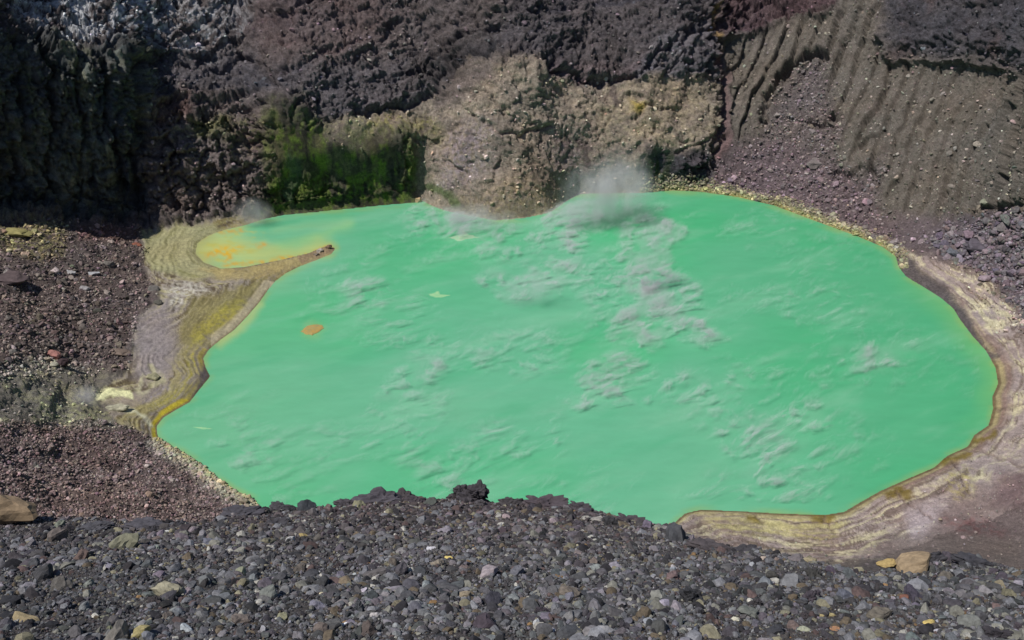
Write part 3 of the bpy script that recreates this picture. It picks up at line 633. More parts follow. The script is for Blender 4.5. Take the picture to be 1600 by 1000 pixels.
# larger single boulders of the rubble slope
cnt = 0
j, i = pick(rubblemask, 150)
for a, b_ in zip(j, i):
    s = min(.75 * math.exp(random.gauss(0, .28)), 1.4); c_ = vary(C[a, b_] * 1.35, 1, .35)[0]
    rock_obj('boulder', V[a, b_] + [0, 0, s * .1], s, c_, 'angular grey brown boulder lying on the rubble slope left of the lake', 'boulder', 'boulders on the left rubble slope')
j, i = pick(rub, 60)
for a, b_ in zip(j, i):
    s = min(1.0 * math.exp(random.gauss(0, .3)), 1.9)
    rock_obj('boulder', V[a, b_], s, vary(s2l((104, 96, 102)), 1, .25)[0], 'grey purple boulder in the rockfall at the foot of the right slope', 'boulder', 'boulders at the foot of the right slope')
j, i = pick(hollow * m_scree, 50)
for a, b_ in zip(j, i):
    s = min(.8 * math.exp(random.gauss(0, .3)), 1.5)
    rock_obj('boulder', V[a, b_], s, vary(C[a, b_] * 1.2, 1, .25)[0], 'brown grey boulder in the slumped hollow of the far scree slope', 'boulder', 'boulders in the hollow of the scree')
def named(px, py, wpx, rgb, label, cat='boulder', name='boulder', sxyz=(1, 1, 1), rot=None, mesh=None, lift=.15):
    p, _, wv = sheet(px, py); s = wpx / 2 / F_PX / wv
    return rock_obj(name, p + np.array([0, 0, s * lift]), s, s2l(rgb), label, cat, None, rot or (random.gauss(0, .1), random.gauss(0, .1), random.uniform(-.5, .5)), mesh, sxyz)
named(16, 445, 62, (84, 72, 72), 'large dark flat topped boulder at the left edge above the rubble', sxyz=(1.1, .8, .55), rot=(.1, .1, .3))
named(246, 475, 15, (84, 82, 74), 'round dark boulder at the edge of the mauve mud flat')
named(86, 556, 24, (150, 106, 98), 'pinkish red boulder on the lower rubble slope')
named(93, 578, 26, (66, 52, 54), 'dark brown boulder just below the pinkish red one')
named(110, 430, 20, (150, 148, 148), 'pale grey boulder high on the rubble slope'); named(145, 428, 24, (148, 148, 150), 'pale grey slab in the middle of the rubble slope', sxyz=(1.2, .9, .5))
named(132, 455, 18, (140, 136, 136), 'light grey boulder below the pale slab on the rubble slope')
named(216, 384, 16, (124, 78, 62), 'rust red boulder where the rubble slope meets the yellow pond')
named(26, 367, 40, (140, 132, 86), 'yellowish slab at the top left corner of the rubble slope', sxyz=(1.2, .8, .4))
named(185, 552, 34, (112, 98, 88), 'flat layered slab at the foot of the rubble slope', sxyz=(1.3, .7, .35), rot=(0, .1, .1))
named(182, 640, 34, (160, 156, 134), 'grey green boulder beside the steaming vent', sxyz=(1.2, .8, .6))
named(240, 592, 24, (136, 132, 106), 'squat olive block ringed by pale crust on the left shore', sxyz=(.9, .8, .7))
named(1522, 386, 40, (84, 78, 86), 'largest dark block in the rockfall below the right slope', sxyz=(1.1, .9, .8))
named(1270, 250, 30, (112, 104, 102), 'rounded boulder low in the slumped hollow of the scree')
named(1258, 187, 22, (122, 112, 102), 'rounded knob at the lower lip of the slump'); named(1300, 185, 26, (100, 92, 86), 'brown outcrop block in the middle of the scree', sxyz=(1.5, .8, .6), rot=(0, .4, 0))
named(653, 314, 16, (172, 150, 116), 'small pointed tan rock standing at the water below the green cliff', sxyz=(.7, .6, 1.4), rot=(0, .1, 0), lift=.3)
named(500, 394, 13, (160, 150, 140), 'pale rock on the tip of the muddy spit'); named(492, 400, 11, (120, 108, 96), 'brown rock beside the pale one on the muddy spit'); named(513, 388, 12, (116, 96, 78), 'outermost brown rock at the end of the spit')

# ------------------------------------------------------------------ near rim: a slope of loose cinder falling away from the camera
HT, TS = 4.0, 0.68
RIDGE = [(-700,850),(-300,830),(0,815),(60,806),(170,808),(250,812),(300,815),(350,806),(390,790),(440,784),(520,787),(560,777),(600,772),(640,774),(680,779),(712,776),(757,781),(800,780),(850,781),(880,788),(950,801),(1000,813),(1060,826),(1100,846),(1200,857),(1260,868),(1300,877),(1370,888),(1400,876),(1450,868),(1500,868),(1560,877),(1600,888),(1900,905),(2300,920)]
rpx = np.array([p[0] for p in RIDGE], float); rpy = np.array([p[1] for p in RIDGE], float)
def ridgeY(px):
    py = np.interp(px, rpx, rpy) + 4; _, ay, az = ray(px, py); return HT / (-az / ay - TS)
GX, GY = np.meshgrid(np.arange(-34, 34, .11), np.arange(-4, 46, .11))
def near_h(X, Y, detail=True):
    zb = CAMZ - HT - TS * Y; Dc = Y * cT + (CAMZ - zb) * sT; px = 800 + F_PX * X / np.maximum(Dc, 1.0)
    ry = ridgeY(px); over = np.maximum(Y - ry, 0)
    P = np.stack([X, Y, 0 * X], -1); q = fbm(P * .22, 4, 301)
    z = zb + .22 * q * sstep(0, 2, over + 2) - 1.5 * over - .12 * over ** 2 * (over < 4) - (over >= 4) * (1.92 + .9 * (over - 4)*0)
    if detail: z = z + .05 * fbm(P * 2.2, 4, 302, .65)
    return z, over, px
zz, over, gpx = near_h(GX, GY)
NV = np.stack([GX, GY, zz], -1); NC = np.zeros(NV.shape) + s2l((84, 79, 78)); nn = fbm(NV * .5, 4, 303)
ov_m = sstep(.1, .45, nn)[..., None]; NC = NC * (1 - ov_m * .5) + s2l((116, 104, 94)) * ov_m * .5
gi_ = np.arange(GX.size).reshape(GX.shape); nf = np.stack([gi_[:-1, :-1], gi_[:-1, 1:], gi_[1:, 1:], gi_[1:, :-1]], -1).reshape(-1, 4)
grid_obj('near_slope', NV.reshape(-1, 3), NC.reshape(-1, 3), M_cinder, nf)
def near_sample(n, ymax=26):
    out = []
    while sum(len(a) for a in out) < n:
        X = rng.uniform(-26, 26, n * 2); Y = rng.uniform(4.5, ymax, n * 2); z, ov, px = near_h(X, Y, False)
        ok = (px > -120) & (px < 1720) & (ov < .6); out.append(np.stack([X[ok], Y[ok], z[ok], px[ok]], -1))
    return np.concatenate(out)[:n]
def near_cols(Q, n):
    P = Q[:, :3]; q = fbm(P * .35, 3, 311) ; u = rng.uniform(0, 1, n)
    dist = np.clip((P[:, 1] - 11) / 8, 0, 1)
    base = s2l((102, 101, 104))[None] * (1 - dist[:, None]) + s2l((92, 81, 82))[None] * dist[:, None]
    base = base * (1 + .35 * q[:, None])
    c = base * .60 * np.exp(rng.normal(0, .5, (n, 1))) * (1 + rng.normal(0, .04, (n, 3)))
    for lo, hi, rgb in ((0, .05, (140, 138, 128)), (.05, .068, (140, 134, 112)), (.075, .10, (98, 82, 80)), (.12, .132, (190, 186, 176)), (.132, .135, (150, 120, 84)), (.138, .25, (124, 124, 128)), (.25, .33, (52, 50, 54)), (.33, .37, (112, 100, 84))):
        k = (u >= lo) & (u < hi); c[k] = .66 * s2l(rgb) * np.exp(rng.normal(0, .18, (k.sum(), 1)))
    return np.clip(c, .008, .8)
n = 120000; Q = near_sample(n); s = .023 * np.exp(rng.normal(0, .5, n)); s = s * np.exp(.45 * fbm(Q[:, :3] * .5, 3, 78) * 2); s = np.where(fbm(Q[:, :3] * .6, 3, 77) > .22, s * .5, s); scatter('gravel', Q[:, :3] + [0, 0, .008], np.minimum(s, .11), near_cols(Q, n))
n = 8500; Q = near_sample(n); s = .058 * np.exp(rng.normal(0, .45, n)) * np.exp(.9 * fbm(Q[:, :3] * .5, 3, 78)); scatter('coarse_gravel', Q[:, :3] + [0, 0, .02], np.minimum(s, .16), near_cols(Q, n))
# the 300 largest loose stones, each a thing
def near_at(px, py):
    _, ay, az = ray(px, py); Y = HT / (-az / ay - TS); x, _, _ = ray(px, py); D = Y / ay; X = x * D
    z, ov, _ = near_h(np.array([X]), np.array([Y]), False); return np.array([X, Y, z[0]]), D
M_crag = stone_mat('crag_stone', False, .05)
KN = [rock_mesh('lava_stone', 4, 500 + k, M_crag, .85, .95, 6) for k in range(4)]
NAMED = [(1386,880,27,(160,138,92),'bright ochre yellow stone on the near rim beside the tan block','stone',(1.1,.8,.75)),
 (1425,888,52,(138,120,96),'largest tan angular block on the right of the near rim','stone',(1.2,.8,.75)),
 (1266,876,20,(140,130,106),'small beige block right at the rim edge below the mud shore','stone',(1.2,.8,.7)),
 (1195,876,17,(176,160,146),'flat pale pinkish stone on the near rim right of centre','stone',(1.2,.8,.45)),
 (673,860,18,(192,190,196),'brightest whitish grey stone in the middle of the near slope','stone',(1,.9,.9)),
 (702,873,15,(200,180,110),'small cream yellow rounded stone right of the whitish one','stone',(1,.9,.9)),
 (639,862,12,(150,130,94),'little ochre stone left of the whitish grey stone','stone',(1,.9,.8)),
 (889,943,9,(160,118,70),'tiny orange stone low in the middle of the gravel','stone',(1,1,.8)),
 (889,991,14,(150,120,80),'orange brown stone at the bottom edge in the middle','stone',(1,1,.8)),
 (259,835,15,(186,186,182),'pale grey stone near the top left of the dark gravel','stone',(1.2,.8,.7)),
 (477,840,17,(146,130,88),'mustard coloured stone left of centre on the near slope','stone',(1.2,.8,.6)),
 (453,846,17,(160,158,156),'light grey stone beside the mustard coloured one','stone',(1,.9,.8)),
 (221,880,24,(150,146,92),'olive yellow angular stone in the left gravel','stone',(1,.8,.9)),
 (35,892,24,(128,128,106),'grey green block in the gravel near the left edge','stone',(.9,.8,1)),
 (46,973,46,(138,124,96),'big tan stone in the bottom left corner','stone',(1.2,.8,.6)),
 (14,968,30,(40,40,44),'black lava lump left of the big tan stone','stone',(1,1,.8)),
 (18,944,30,(44,44,48),'black lava lump at the left edge above the tan stone','stone',(1.1,1,.8)),
 (78,978,22,(38,38,42),'black lump just right of the big tan stone','stone',(1.1,1,.7)),
 (220,991,28,(146,136,96),'tan yellow stone cut by the bottom edge on the left','stone',(1,.8,1)),
 (503,930,13,(212,200,166),'small cream stone in the lower gravel left of centre','stone',(.9,.8,1)),
 (1453,974,22,(190,168,104),'cream and ochre stone low on the right','stone',(1.1,.9,.9)),
 (1304,985,16,(150,114,86),'round orange brown stone low on the right','stone',(1,1,.9)),
 (1413,938,16,(116,80,68),'rust red stone on the right of the near slope','stone',(1,1,.9)),
 (1176,929,20,(124,78,64),'reddish brown stone right of the centre in the gravel','stone',(1.1,.9,.7)),
 (1372,955,10,(206,204,198),'small white stone right of the centre low in the gravel','stone',(.9,.9,1)),
 (1257,984,22,(156,158,138),'pale grey green stone low right of the centre','stone',(1,.9,.8)),
 (1150,968,14,(190,186,168),'whitish stone in the lower gravel right of the middle','stone',(1,.9,.8)),
 (1322,936,36,(92,94,104),'large blue grey block on the right of the near slope','stone',(1,.9,.9)),
 (1345,926,28,(50,48,52),'black knobbly block behind the blue grey one','stone',(1.1,.9,.8)),
 (1290,962,22,(160,146,106),'flat tan stone on the lower right gravel','stone',(1.3,.8,.5)),
 (315,956,22,(120,106,88),'brown block in the lower left gravel','stone',(1,1,.9)),
 (170,922,24,(92,92,96),'flat grey slab in the left gravel','stone',(1.4,.8,.5)),
 (1210,990,26,(60,60,64),'dark lump at the bottom right of the centre','stone',(1.2,1,.8)),
 (1005,960,22,(150,150,144),'pale grey stone at the bottom right of the middle','stone',(1,.9,.7)),
 (585,900,34,(92,88,88),'broad dull grey block left of centre on the slope','stone',(1.2,.9,.7)),
 (720,838,16,(84,84,90),'dark grey stone above the whitish one near the rim','stone',(1,1,.8))]
used = []
for (px, py, wp, rgb, lb, ct, sx3) in NAMED:
    x_, ay, az = ray(px, py); D = min(near_at(px, max(py, np.interp(px, rpx, rpy) + 5))[1], ridgeY(px) / ay); s = wp / 2 / F_PX * D * 1.12; used.append((px, py, wp))
    rock_obj('stone', np.array([x_ * D, ay * D, CAMZ + az * D]) + np.array([0, 0, s * .12]), s, s2l(rgb), lb, ct, None, (random.gauss(0, .15), random.gauss(0, .15), random.uniform(-.4, .4)), None, sx3)
# knobbly outcrops that make the skyline of the rim
OUT = [(748,768,30,(48,44,48),'black knob forming the right horn of the middle crag',(.8,.9,1.1)),(722,770,26,(50,46,50),'black knob forming the left horn of the middle crag',(.8,.9,1.1)),(735,782,46,(50,46,50),'tall black knobbly crag sticking up from the rim in the middle',(.85,.8,.95)),(712,779,22,(54,49,52),'black knob on the left shoulder of the middle crag',(1,.9,.9)),
 (590,784,48,(62,58,64),'broad dark hump on the rim left of the crag',(1.2,.9,.75)),(628,780,32,(52,47,50),'dark knob on the rim between the broad hump and the crag',(1,.9,.9)),
 (440,795,26,(52,50,54),'low black knob where the rim meets the green water on the left',(1.2,.9,.7)),(380,803,40,(56,54,60),'flat black slab at the corner of the pale shore and rim',(1.3,.9,.55)),
 (850,790,44,(60,52,56),'low purple black outcrop on the rim right of the crag',(1.4,.9,.6)),(800,788,28,(54,50,52),'small black outcrop on the rim just right of the crag',(1.2,.9,.7)),
 (985,818,34,(56,50,54),'low dark outcrop on the descending part of the rim',(1.3,.9,.6)),(1110,858,40,(62,56,58),'dark outcrop on the rim beside the pale terraces',(1.4,.9,.5)),
 (1160,862,30,(52,50,54),'black outcrop on the rim in front of the mud shore',(1.3,.9,.5)),(650,786,26,(58,52,56),'small dark lump on the rim left of the crag',(1.2,.9,.7)),
 (1450,876,34,(50,48,52),'black lump on the rim right of the tan block',(1.3,.9,.7)),(1520,882,40,(48,47,52),'black lump on the rim near the right edge',(1.3,.9,.6)),
 (1040,828,22,(56,50,54),'small dark knob low on the rim before the terraces',(1.2,.9,.7)),(540,789,24,(54,50,54),'low dark knob at the left end of the broad hump',(1.2,.9,.7)),
 (230,824,38,(60,58,64),'wide dark grey mound on the rim in front of the red slope',(1.4,.9,.4)),(430,822,30,(48,46,50),'black lump just below the rim on the left',(1.1,.9,.7)),
 (150,826,34,(58,57,62),'dark grey lump on the rim left of the wide mound',(1.3,.9,.5)),(905,794,26,(58,52,56),'dark lump where the rim starts to descend',(1.2,.9,.6))]
for (px, py, wp, rgb, lb, sx3) in OUT:
    Yr = ridgeY(px); x_, ay, az = ray(px, py); D = min(near_at(px, max(py, np.interp(px, rpx, rpy) + 5))[1], Yr / ay) ; s = wp / 2 / F_PX * D * 1.45; used.append((px, py, wp))
    p = np.array([x_ * D, ay * D, CAMZ + az * D])
    rock_obj('outcrop', p + np.array([0, 0, s * .06]), s, s2l(np.array(rgb) + 16), lb, 'rock', None, (random.gauss(0, .1), random.gauss(0, .1), random.uniform(-.4, .4)), random.choice(KN), sx3)
x_, ay, az = ray(16, 796); D = ridgeY(16) / ay; rock_obj('outcrop', np.array([x_ * D, ay * D, CAMZ + az * D]), 42 / F_PX * D, s2l((128, 110, 88)), 'big brown flat topped boulder at the left edge of the rim', 'rock', None, (0.05, 0.05, .2), ROCKS_O[1], (1, .8, .75))
k = 300 - len(NAMED)
while k > 0:
    if k > 225: px = random.choice([random.uniform(420, 1000), random.uniform(-10, 1610)]); py = np.interp(px, rpx, rpy) + random.uniform(6, 20)
    else: px, py = random.uniform(-10, 1610), random.uniform(800, 1005)
    if k <= 225 and py < np.interp(px, rpx, rpy) + 9: continue
    if any(math.hypot(px - a, (py - b_) * 1.3) < c_ * (.7 if k <= 225 else .35) + 3 for a, b_, c_ in used): continue
    p, D = near_at(px, max(py, np.interp(px, rpx, rpy) + 5)); s = (.105 if k <= 225 else .14) * math.exp(random.gauss(0, .45)); used.append((px, py, 2 * s * F_PX / D))
    dark = random.random() < (.5 if k <= 225 else .65)
    c_ = vary(s2l((66, 63, 67) if dark else random.choice([(102, 102, 108), (116, 114, 112), (96, 86, 82), (122, 117, 100)])), 1, .2)[0]
    rock_obj('stone', p + np.array([0, 0, s * .2]), s, c_, 'dark lava stone lying in the gravel of the near slope' if dark else 'lighter grey brown stone lying in the gravel of the near slope', 'stone',
             'dark stones on the near slope' if dark else 'lighter stones on the near slope', None, random.choice(KN) if dark and random.random() < .6 else None)
    k -= 1

# ------------------------------------------------------------------ islet and foam on the lake
def patch(name, px, py, pts, rgb, label, cat, h, jag=.15):
    import bmesh
    c = at_z(px, py); m_, n, l, b = mat(name); g = n.new('ShaderNodeNewGeometry'); t = noise_node(n, l, g.outputs['Position'], 1.6, 5, .7)
    r = n.new('ShaderNodeValToRGB'); r.color_ramp.elements[0].position = .35; r.color_ramp.elements[1].position = .65
    r.color_ramp.elements[0].color = (*s2l(rgb[0]), 1); r.color_ramp.elements[1].color = (*s2l(rgb[1]), 1); l.new(t.outputs[0], r.inputs[0]); l.new(r.outputs[0], b.inputs[0]); b.inputs['Roughness'].default_value = .8
    W3 = at_z(np.array([p[0] for p in pts], float), np.array([p[1] for p in pts], float)) - c; bm = bmesh.new(); K = 90; rings = []
    L = [W3[i] + (W3[(i + 1) % len(W3)] - W3[i]) * f for i in range(len(W3)) for f in np.arange(0, 1, len(W3) / K)]
    L = np.array(L); L = L * (1 + jag * fbm(L * .9 + 7, 3, 9))[:, None]; L2 = L * 1
    for f, z in ((1, -.05), (.97, h * .35), (.75, h * .8), (.45, h), (.2, h * 1.05)):
        jz = .25 * h * fbm(L * f * 1.5 + 3, 3, 4); rings.append([bm.verts.new((a[0] * f, a[1] * f, z + (q if z > 0 else 0))) for a, q in zip(L2, jz)])
    for a, b_ in zip(rings[:-1], rings[1:]):
        for i in range(len(a)): bm.faces.new((a[i], a[(i + 1) % len(a)], b_[(i + 1) % len(a)], b_[i]))
    bm.faces.new(rings[-1]); me = bpy.data.meshes.new(name); bm.to_mesh(me); bm.free(); me.materials.append(m_)
    o = bpy.data.objects.new(name, me); o.location = c; COL.objects.link(o); o['label'] = label; o['category'] = cat
patch('mud_islet', 488, 516, [(470,518),(478,510),(490,507),(504,508),(506,513),(498,519),(488,524),(476,522)], ((172,136,66),(140,132,86)), 'small ochre mud islet in the water off the left shore', 'islet', .22)
patch('foam_patch', 722, 370, [(700,371),(712,368),(724,366),(722,358),(732,366),(750,371),(735,373),(715,377)], ((124,180,140),(166,184,150)), 'pale foam patch on the water below the far bluff', 'foam', .03, .3)
patch('foam_patch', 685, 461, [(668,460),(680,457),(685,454),(688,460),(704,461),(690,465),(680,465)], ((116,180,130),(150,186,136)), 'small yellowish foam patch in the middle left of the lake', 'foam', .03, .3)
patch('foam_patch', 316, 669, [(300,667),(315,667),(332,670),(318,671)], ((116,180,130),(150,186,136)), 'thin foam streak on the water near the lower left shore', 'foam', .03, .3)

# ------------------------------------------------------------------ steam
def steam_mat(name, dens, sc, lo, hi):
    m_ = bpy.data.materials.new(name); m_.use_nodes = True; n = m_.node_tree.nodes; l = m_.node_tree.links; n.remove(n['Principled BSDF'])
    out = n['Material Output']; v = n.new('ShaderNodeVolumePrincipled'); v.inputs['Color'].default_value = (.90, .90, .93, 1); v.inputs['Anisotropy'].default_value = .0
    tc = n.new('ShaderNodeTexCoord'); ln_ = n.new('ShaderNodeVectorMath'); ln_.operation = 'LENGTH'; l.new(tc.outputs['Object'], ln_.inputs[0])
    g = n.new('ShaderNodeNewGeometry'); mq_ = n.new('ShaderNodeMapping'); mq_.inputs['Scale'].default_value = (1, 1, .45); mq_.inputs['Rotation'].default_value = (0, .35, 0); l.new(g.outputs['Position'], mq_.inputs['Vector']); t = noise_node(n, l, mq_.outputs[0], sc, 4, .62)
    a = mapr(n, l, ln_.outputs['Value'], .1, 1, 1, 0); bq = mapr(n, l, t.outputs[0], lo, hi, 0, 1)
    mu = n.new('ShaderNodeMath'); mu.operation = 'MULTIPLY'; l.new(a, mu.inputs[0]); l.new(bq, mu.inputs[1])
    m2 = n.new('ShaderNodeMath'); m2.operation = 'MULTIPLY'; l.new(mu.outputs[0], m2.inputs[0]); m2.inputs[1].default_value = dens
    l.new(m2.outputs[0], v.inputs['Density']); l.new(v.outputs[0], out.inputs['Volume']); return m_
SM = [steam_mat('steam', .20, .22, .40, .62), steam_mat('thin_steam', 2.0, .6, .42, .60), steam_mat('faint_steam', .11, .2, .35, .65)]
def blob_mesh(m_):
    import bmesh
    bm = bmesh.new(); bmesh.ops.create_icosphere(bm, subdivisions=2, radius=1.0); me = bpy.data.meshes.new('steam'); bm.to_mesh(me); bm.free(); me.materials.append(m_); return me
BM = [blob_mesh(q) for q in SM]
def puff(px, py, wpx, hpx, label, kind=0, group=None, rz=0, deep=.6, tilt=0):
    """a cloud centred at the photo position, standing on the water"""
    q = at_z(px, py + hpx * .45, 0); d = np.linalg.norm(q - [0, 0, CAMZ]); sx_ = wpx / 2 / F_PX * d; sz_ = hpx / 2 / F_PX * d * 1.15
    o = bpy.data.objects.new('steam_plume', BM[kind]); COL.objects.link(o); o.location = (q[0], q[1], sz_ * (.85 if kind != 1 else 1.5)); o.scale = (sx_, max(sx_ * deep, .6), sz_); o.rotation_euler = (0, tilt, rz)
    o['label'] = label; o['category'] = 'steam'
    if group: o['group'] = group
    return o
puff(950, 305, 170, 100, 'broad grey steam cloud rising off the water under the far bluff')
puff(905, 335, 90, 50, 'low skirt of steam left of the broad cloud', 0)
puff(1012, 400, 70, 120, 'tall faint steam column just below the broad cloud', 2);  puff(965, 285, 110, 110, 'faint steam rising in front of the tan bluff', 2); puff(830, 450, 120, 60, 'faint slanting steam bank left of the columns', 2, tilt=-.3); puff(735, 342, 160, 36, 'low steam along the foot of the tan bluff', 0)
puff(710, 298, 50, 40, 'small steam puff against the foot of the tan bluff'); puff(398, 332, 70, 44, 'small steam puff at the corner of the yellow pond')
p, _, wv = sheet(140, 634)
o = bpy.data.objects.new('steam_plume', BM[0]); COL.objects.link(o); o.location = p + np.array([0, 0, 1.8]); o.scale = (4.6, 3, 2.3); o['label'] = 'steam from the vent beside the pale sulphur crust on the left slope'; o['category'] = 'steam'
# the thin steam that drifts in connected wisps over the whole lake: one low layer
import bmesh
m_ = bpy.data.materials.new('drifting_steam'); m_.use_nodes = True; n = m_.node_tree.nodes; l = m_.node_tree.links; n.remove(n['Principled BSDF'])
v = n.new('ShaderNodeVolumePrincipled'); v.inputs['Color'].default_value = (.92, .95, .95, 1); v.inputs['Anisotropy'].default_value = 0
g = n.new('ShaderNodeNewGeometry')
def mathn(op, a, b=None, c=None):
    q = n.new('ShaderNodeMath'); q.operation = op
    for i, x in enumerate((a, b, c)):
        if x is None: continue
        if isinstance(x, (int, float)): q.inputs[i].default_value = x
        else: l.new(x, q.inputs[i])
    return q.outputs[0]
big_ = noise_node(n, l, g.outputs['Position'], .030, 2, .5)
rot_ = n.new('ShaderNodeMapping'); rot_.vector_type = 'POINT'; rot_.inputs['Rotation'].default_value = (0, 0, R(-30)); l.new(g.outputs['Position'], rot_.inputs['Vector'])
st_ = n.new('ShaderNodeMapping'); st_.inputs['Scale'].default_value = (.30, 1.0, .5); l.new(rot_.outputs[0], st_.inputs['Vector'])
f1_ = noise_node(n, l, st_.outputs[0], .30, 5, .62); f1_.inputs['Distortion'].default_value = .5
fil = mathn('SUBTRACT', 1.0, mathn('MULTIPLY', mathn('ABSOLUTE', mathn('SUBTRACT', f1_.outputs[0], .5)), 24.0))      # filaments
fil = mathn('MAXIMUM', fil, 0.0)
spx = n.new('ShaderNodeSeparateXYZ'); l.new(g.outputs['Position'], spx.inputs[0]); wob = noise_node(n, l, g.outputs['Position'], .06, 3, .6); wv_ = mathn('MULTIPLY', mathn('SUBTRACT', wob.outputs[0], .5), 22.0)
def band(p0, p1, wd, amp):                                   # a drifting bank of steam between two points of the lake
    a_ = at_z(*p0)[:2]; b_ = at_z(*p1)[:2]; L = np.linalg.norm(b_ - a_); t_ = (b_ - a_) / L; nn_ = np.array([-t_[1], t_[0]]); mid = (a_ + b_) / 2
    u_ = mathn('ADD', mathn('MULTIPLY', spx.outputs[0], float(t_[0])), mathn('MULTIPLY_ADD', spx.outputs[1], float(t_[1]), float(-mid @ t_)))
    w_ = mathn('ADD', wv_, mathn('ADD', mathn('MULTIPLY', spx.outputs[0], float(nn_[0])), mathn('MULTIPLY_ADD', spx.outputs[1], float(nn_[1]), float(-mid @ nn_))))
    q = mathn('ADD', mathn('POWER', mathn('DIVIDE', mathn('ABSOLUTE', u_), L * .5), 4.0), mathn('POWER', mathn('DIVIDE', mathn('ABSOLUTE', w_), wd), 2.0))
    return mathn('MULTIPLY', mathn('MAXIMUM', mathn('SUBTRACT', 1.0, q), 0.0), amp)
banks = None
for p0, p1, wd, amp in (((1010,335),(1022,450),8,1.),((1025,430),(985,560),8,1.3),((1060,430),(1030,520),6,.8),((1000,560),(900,620),7,.8),((890,340),(880,400),5,.9),((900,400),(790,480),7,1.1),((800,430),(740,450),6,.6),
                        ((1090,500),(1090,550),6,.9),((680,560),(600,640),7,.6),((575,440),(560,490),6,.5),((1190,650),(1190,770),8,.5),((940,330),(860,345),7,.8),
                        ((1350,540),(1350,590),6,.5),((1050,600),(1110,600),5,.6),((760,350),(690,345),6,.7),((930,600),(940,650),6,.6)):
    x_ = band(p0, p1, wd, amp); banks = x_ if banks is None else mathn('ADD', banks, x_)
soft_n = noise_node(n, l, g.outputs['Position'], .16, 4, .6)
f2_ = noise_node(n, l, st_.outputs[0], .55, 4, .6)
tuft = mapr(n, l, f2_.outputs[0], .57, .72, 0, 1)
area = mathn('ADD', mathn('MULTIPLY', mapr(n, l, big_.outputs[0], .46, .66, .0, .5), mapr(n, l, mathn('ABSOLUTE', mathn('SUBTRACT', spx.outputs[0], 8.0)), 30, 80, 1, .15)), banks)
den = mathn('ADD', mathn('MULTIPLY', mathn('MULTIPLY', fil, mapr(n, l, f2_.outputs[0], .47, .62, 0, 1)), 3.2), mathn('MULTIPLY', tuft, .10))
den = mathn('MULTIPLY', den, area)
den = mathn('ADD', den, mathn('MULTIPLY', mathn('MULTIPLY', banks, mapr(n, l, soft_n.outputs[0], .42, .68, 0, 1)), .26))
sp = n.new('ShaderNodeSeparateXYZ'); l.new(g.outputs['Position'], sp.inputs[0]); den = mathn('MULTIPLY', den, mapr(n, l, sp.outputs[2], .9, 2.6, 1, .0)); den = mathn('MULTIPLY', den, mapr(n, l, sp.outputs[2], .3, .9, .15, 1))
den = mathn('MULTIPLY', den, .95); l.new(den, v.inputs['Density']); l.new(v.outputs[0], n['Material Output'].inputs['Volume'])
bm = bmesh.new(); cxy = SH.mean(0); ringp = [cxy + (p_ - cxy) * .965 for p_ in SH[30:]]
lo_ = [bm.verts.new((p_[0], p_[1], .12)) for p_ in ringp]; hi_ = [bm.verts.new((p_[0], p_[1], 2.7)) for p_ in ringp]
bm.faces.new(lo_[::-1]); bm.faces.new(hi_)
for i in range(len(ringp)): bm.faces.new((lo_[i], lo_[(i + 1) % len(lo_)], hi_[(i + 1) % len(lo_)], hi_[i]))
bmesh.ops.recalc_face_normals(bm, faces=bm.faces); me = bpy.data.meshes.new('steam'); bm.to_mesh(me); bm.free(); me.materials.append(m_)
o = bpy.data.objects.new('steam', me); COL.objects.link(o); o['kind'] = 'stuff'

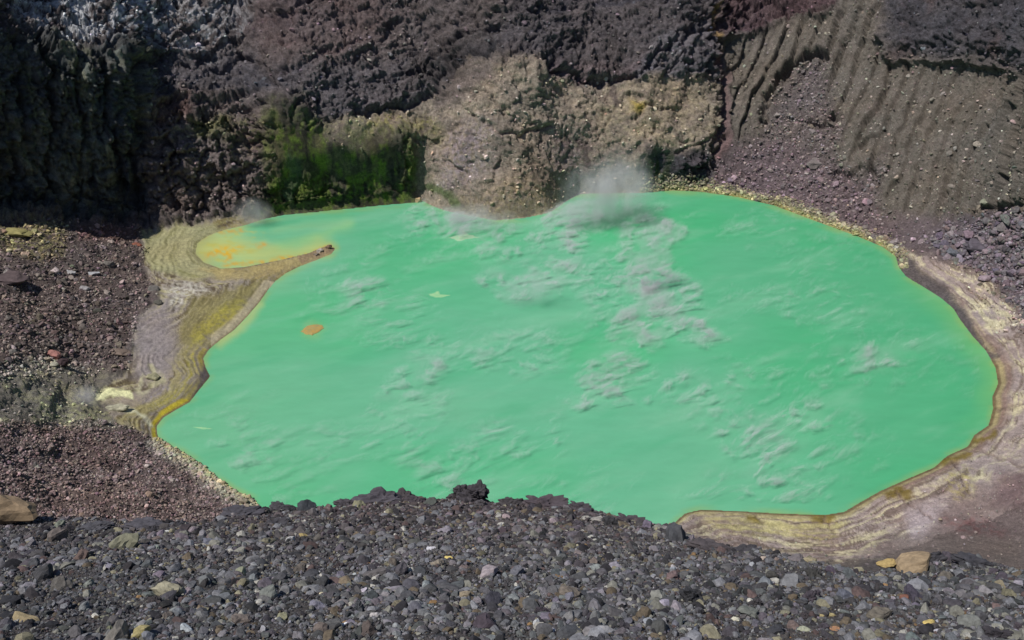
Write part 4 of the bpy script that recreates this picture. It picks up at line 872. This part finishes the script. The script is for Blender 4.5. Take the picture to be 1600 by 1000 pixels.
# ------------------------------------------------------------------ labels: each repeat is told apart by its tone and the landmark it lies next to
from bpy_extras.object_utils import world_to_camera_view as w2c
bpy.context.view_layer.update()
ORD = ['', 'second', 'third', 'fourth', 'fifth', 'sixth', 'seventh', 'eighth', 'ninth', 'tenth', 'eleventh', 'twelfth', 'thirteenth', 'fourteenth', 'fifteenth', 'sixteenth', 'seventeenth', 'eighteenth', 'nineteenth', 'twentieth']
LMS = {'near': [(1425,888,'the large tan block'),(673,860,'the whitish grey stone'),(732,772,'the middle crag'),(221,880,'the olive yellow stone'),(46,973,'the corner tan stone'),(503,930,'the small cream stone'),(889,991,'the bottom orange stone'),(1322,936,'the blue grey block'),(1453,974,'the cream ochre stone'),(477,840,'the mustard coloured stone'),(1176,929,'the reddish brown stone'),(889,943,'the tiny orange stone'),(1195,876,'the flat pinkish stone'),(259,835,'the pale rim stone'),(1150,968,'the whitish lower stone'),(640,985,'the bottom edge'),(980,880,'the brown rim patch'),(1560,930,'the right edge'),(340,930,'the lower left gravel')],
       'left': [(16,445,'the flat topped boulder'),(86,556,'the pinkish red boulder'),(145,428,'the pale grey slab'),(216,384,'the rust red boulder'),(26,367,'the yellowish slab'),(246,475,'the round dark boulder'),(185,552,'the flat layered slab'),(110,500,'the rubble middle')],
       'right': [(1522,386,'the largest dark block'),(1590,350,'the right edge'),(1450,370,'the foot of the gullies'),(1590,480,'the pale terraces')],
       'hollow': [(1270,250,'the rounded boulder'),(1258,187,'the rounded knob'),(1240,100,'the dark scarp'),(1200,300,'the far shore'),(1330,300,'the lower gullies')],
       'lake': [(1012,385,'the tall steam column'),(1015,500,'the long steam column'),(830,455,'the slanting steam bank'),(685,461,'the yellowish foam patch'),(488,516,'the ochre islet'),(732,760,'the middle crag'),(1350,570,'the right end of the lake'),(1190,740,'the lower right water'),(722,370,'the pale foam patch'),(930,610,'the lower middle water'),(1120,600,'the water right of centre'),(316,669,'the foam streak')]}
def relabel(group, key, noun):
    obs = [o for o in S.objects if o.get('group') == group]; bins = {}
    for o in obs:
        v = w2c(S, cam, o.matrix_world.translation); px, py = v.x * 1600, (1 - v.y) * 1000
        lx, ly, nm = min(LMS[key], key=lambda t: math.hypot(t[0] - px, t[1] - py)); dx, dy = px - lx, py - ly
        dr = ('left of' if dx < 0 else 'right of') if abs(dx) > abs(dy) else ('above' if dy < 0 else 'below')
        tone = ''
        if noun[1]:
            c_ = o.color; lum = (c_[0] + c_[1] + c_[2]) / 3; rr = c_[0] / max(c_[2], 1e-4)
            tone = ('black' if lum < .05 else 'dark' if lum < .09 else 'mid grey' if lum < .15 else 'pale') + (' brownish' if rr > 1.18 else '')
        bins.setdefault((tone, dr, nm), []).append((math.hypot(dx, dy), o))
    for (tone, dr, nm), L_ in bins.items():
        L_.sort(key=lambda t: t[0])
        for i, (_, o) in enumerate(L_):
            o['label'] = (tone + ' ' + noun[0]).strip() + ', ' + (ORD[min(i, 19)] + ' closest ').lstrip() + dr + ' ' + nm
relabel('dark stones on the near slope', 'near', ('lava stone', True)); relabel('lighter stones on the near slope', 'near', ('stone', True))
relabel('boulders on the left rubble slope', 'left', ('boulder on the left rubble', True)); relabel('boulders at the foot of the right slope', 'right', ('boulder in the right rockfall', True))
relabel('boulders in the hollow of the scree', 'hollow', ('boulder in the scree hollow', True))
print('built')
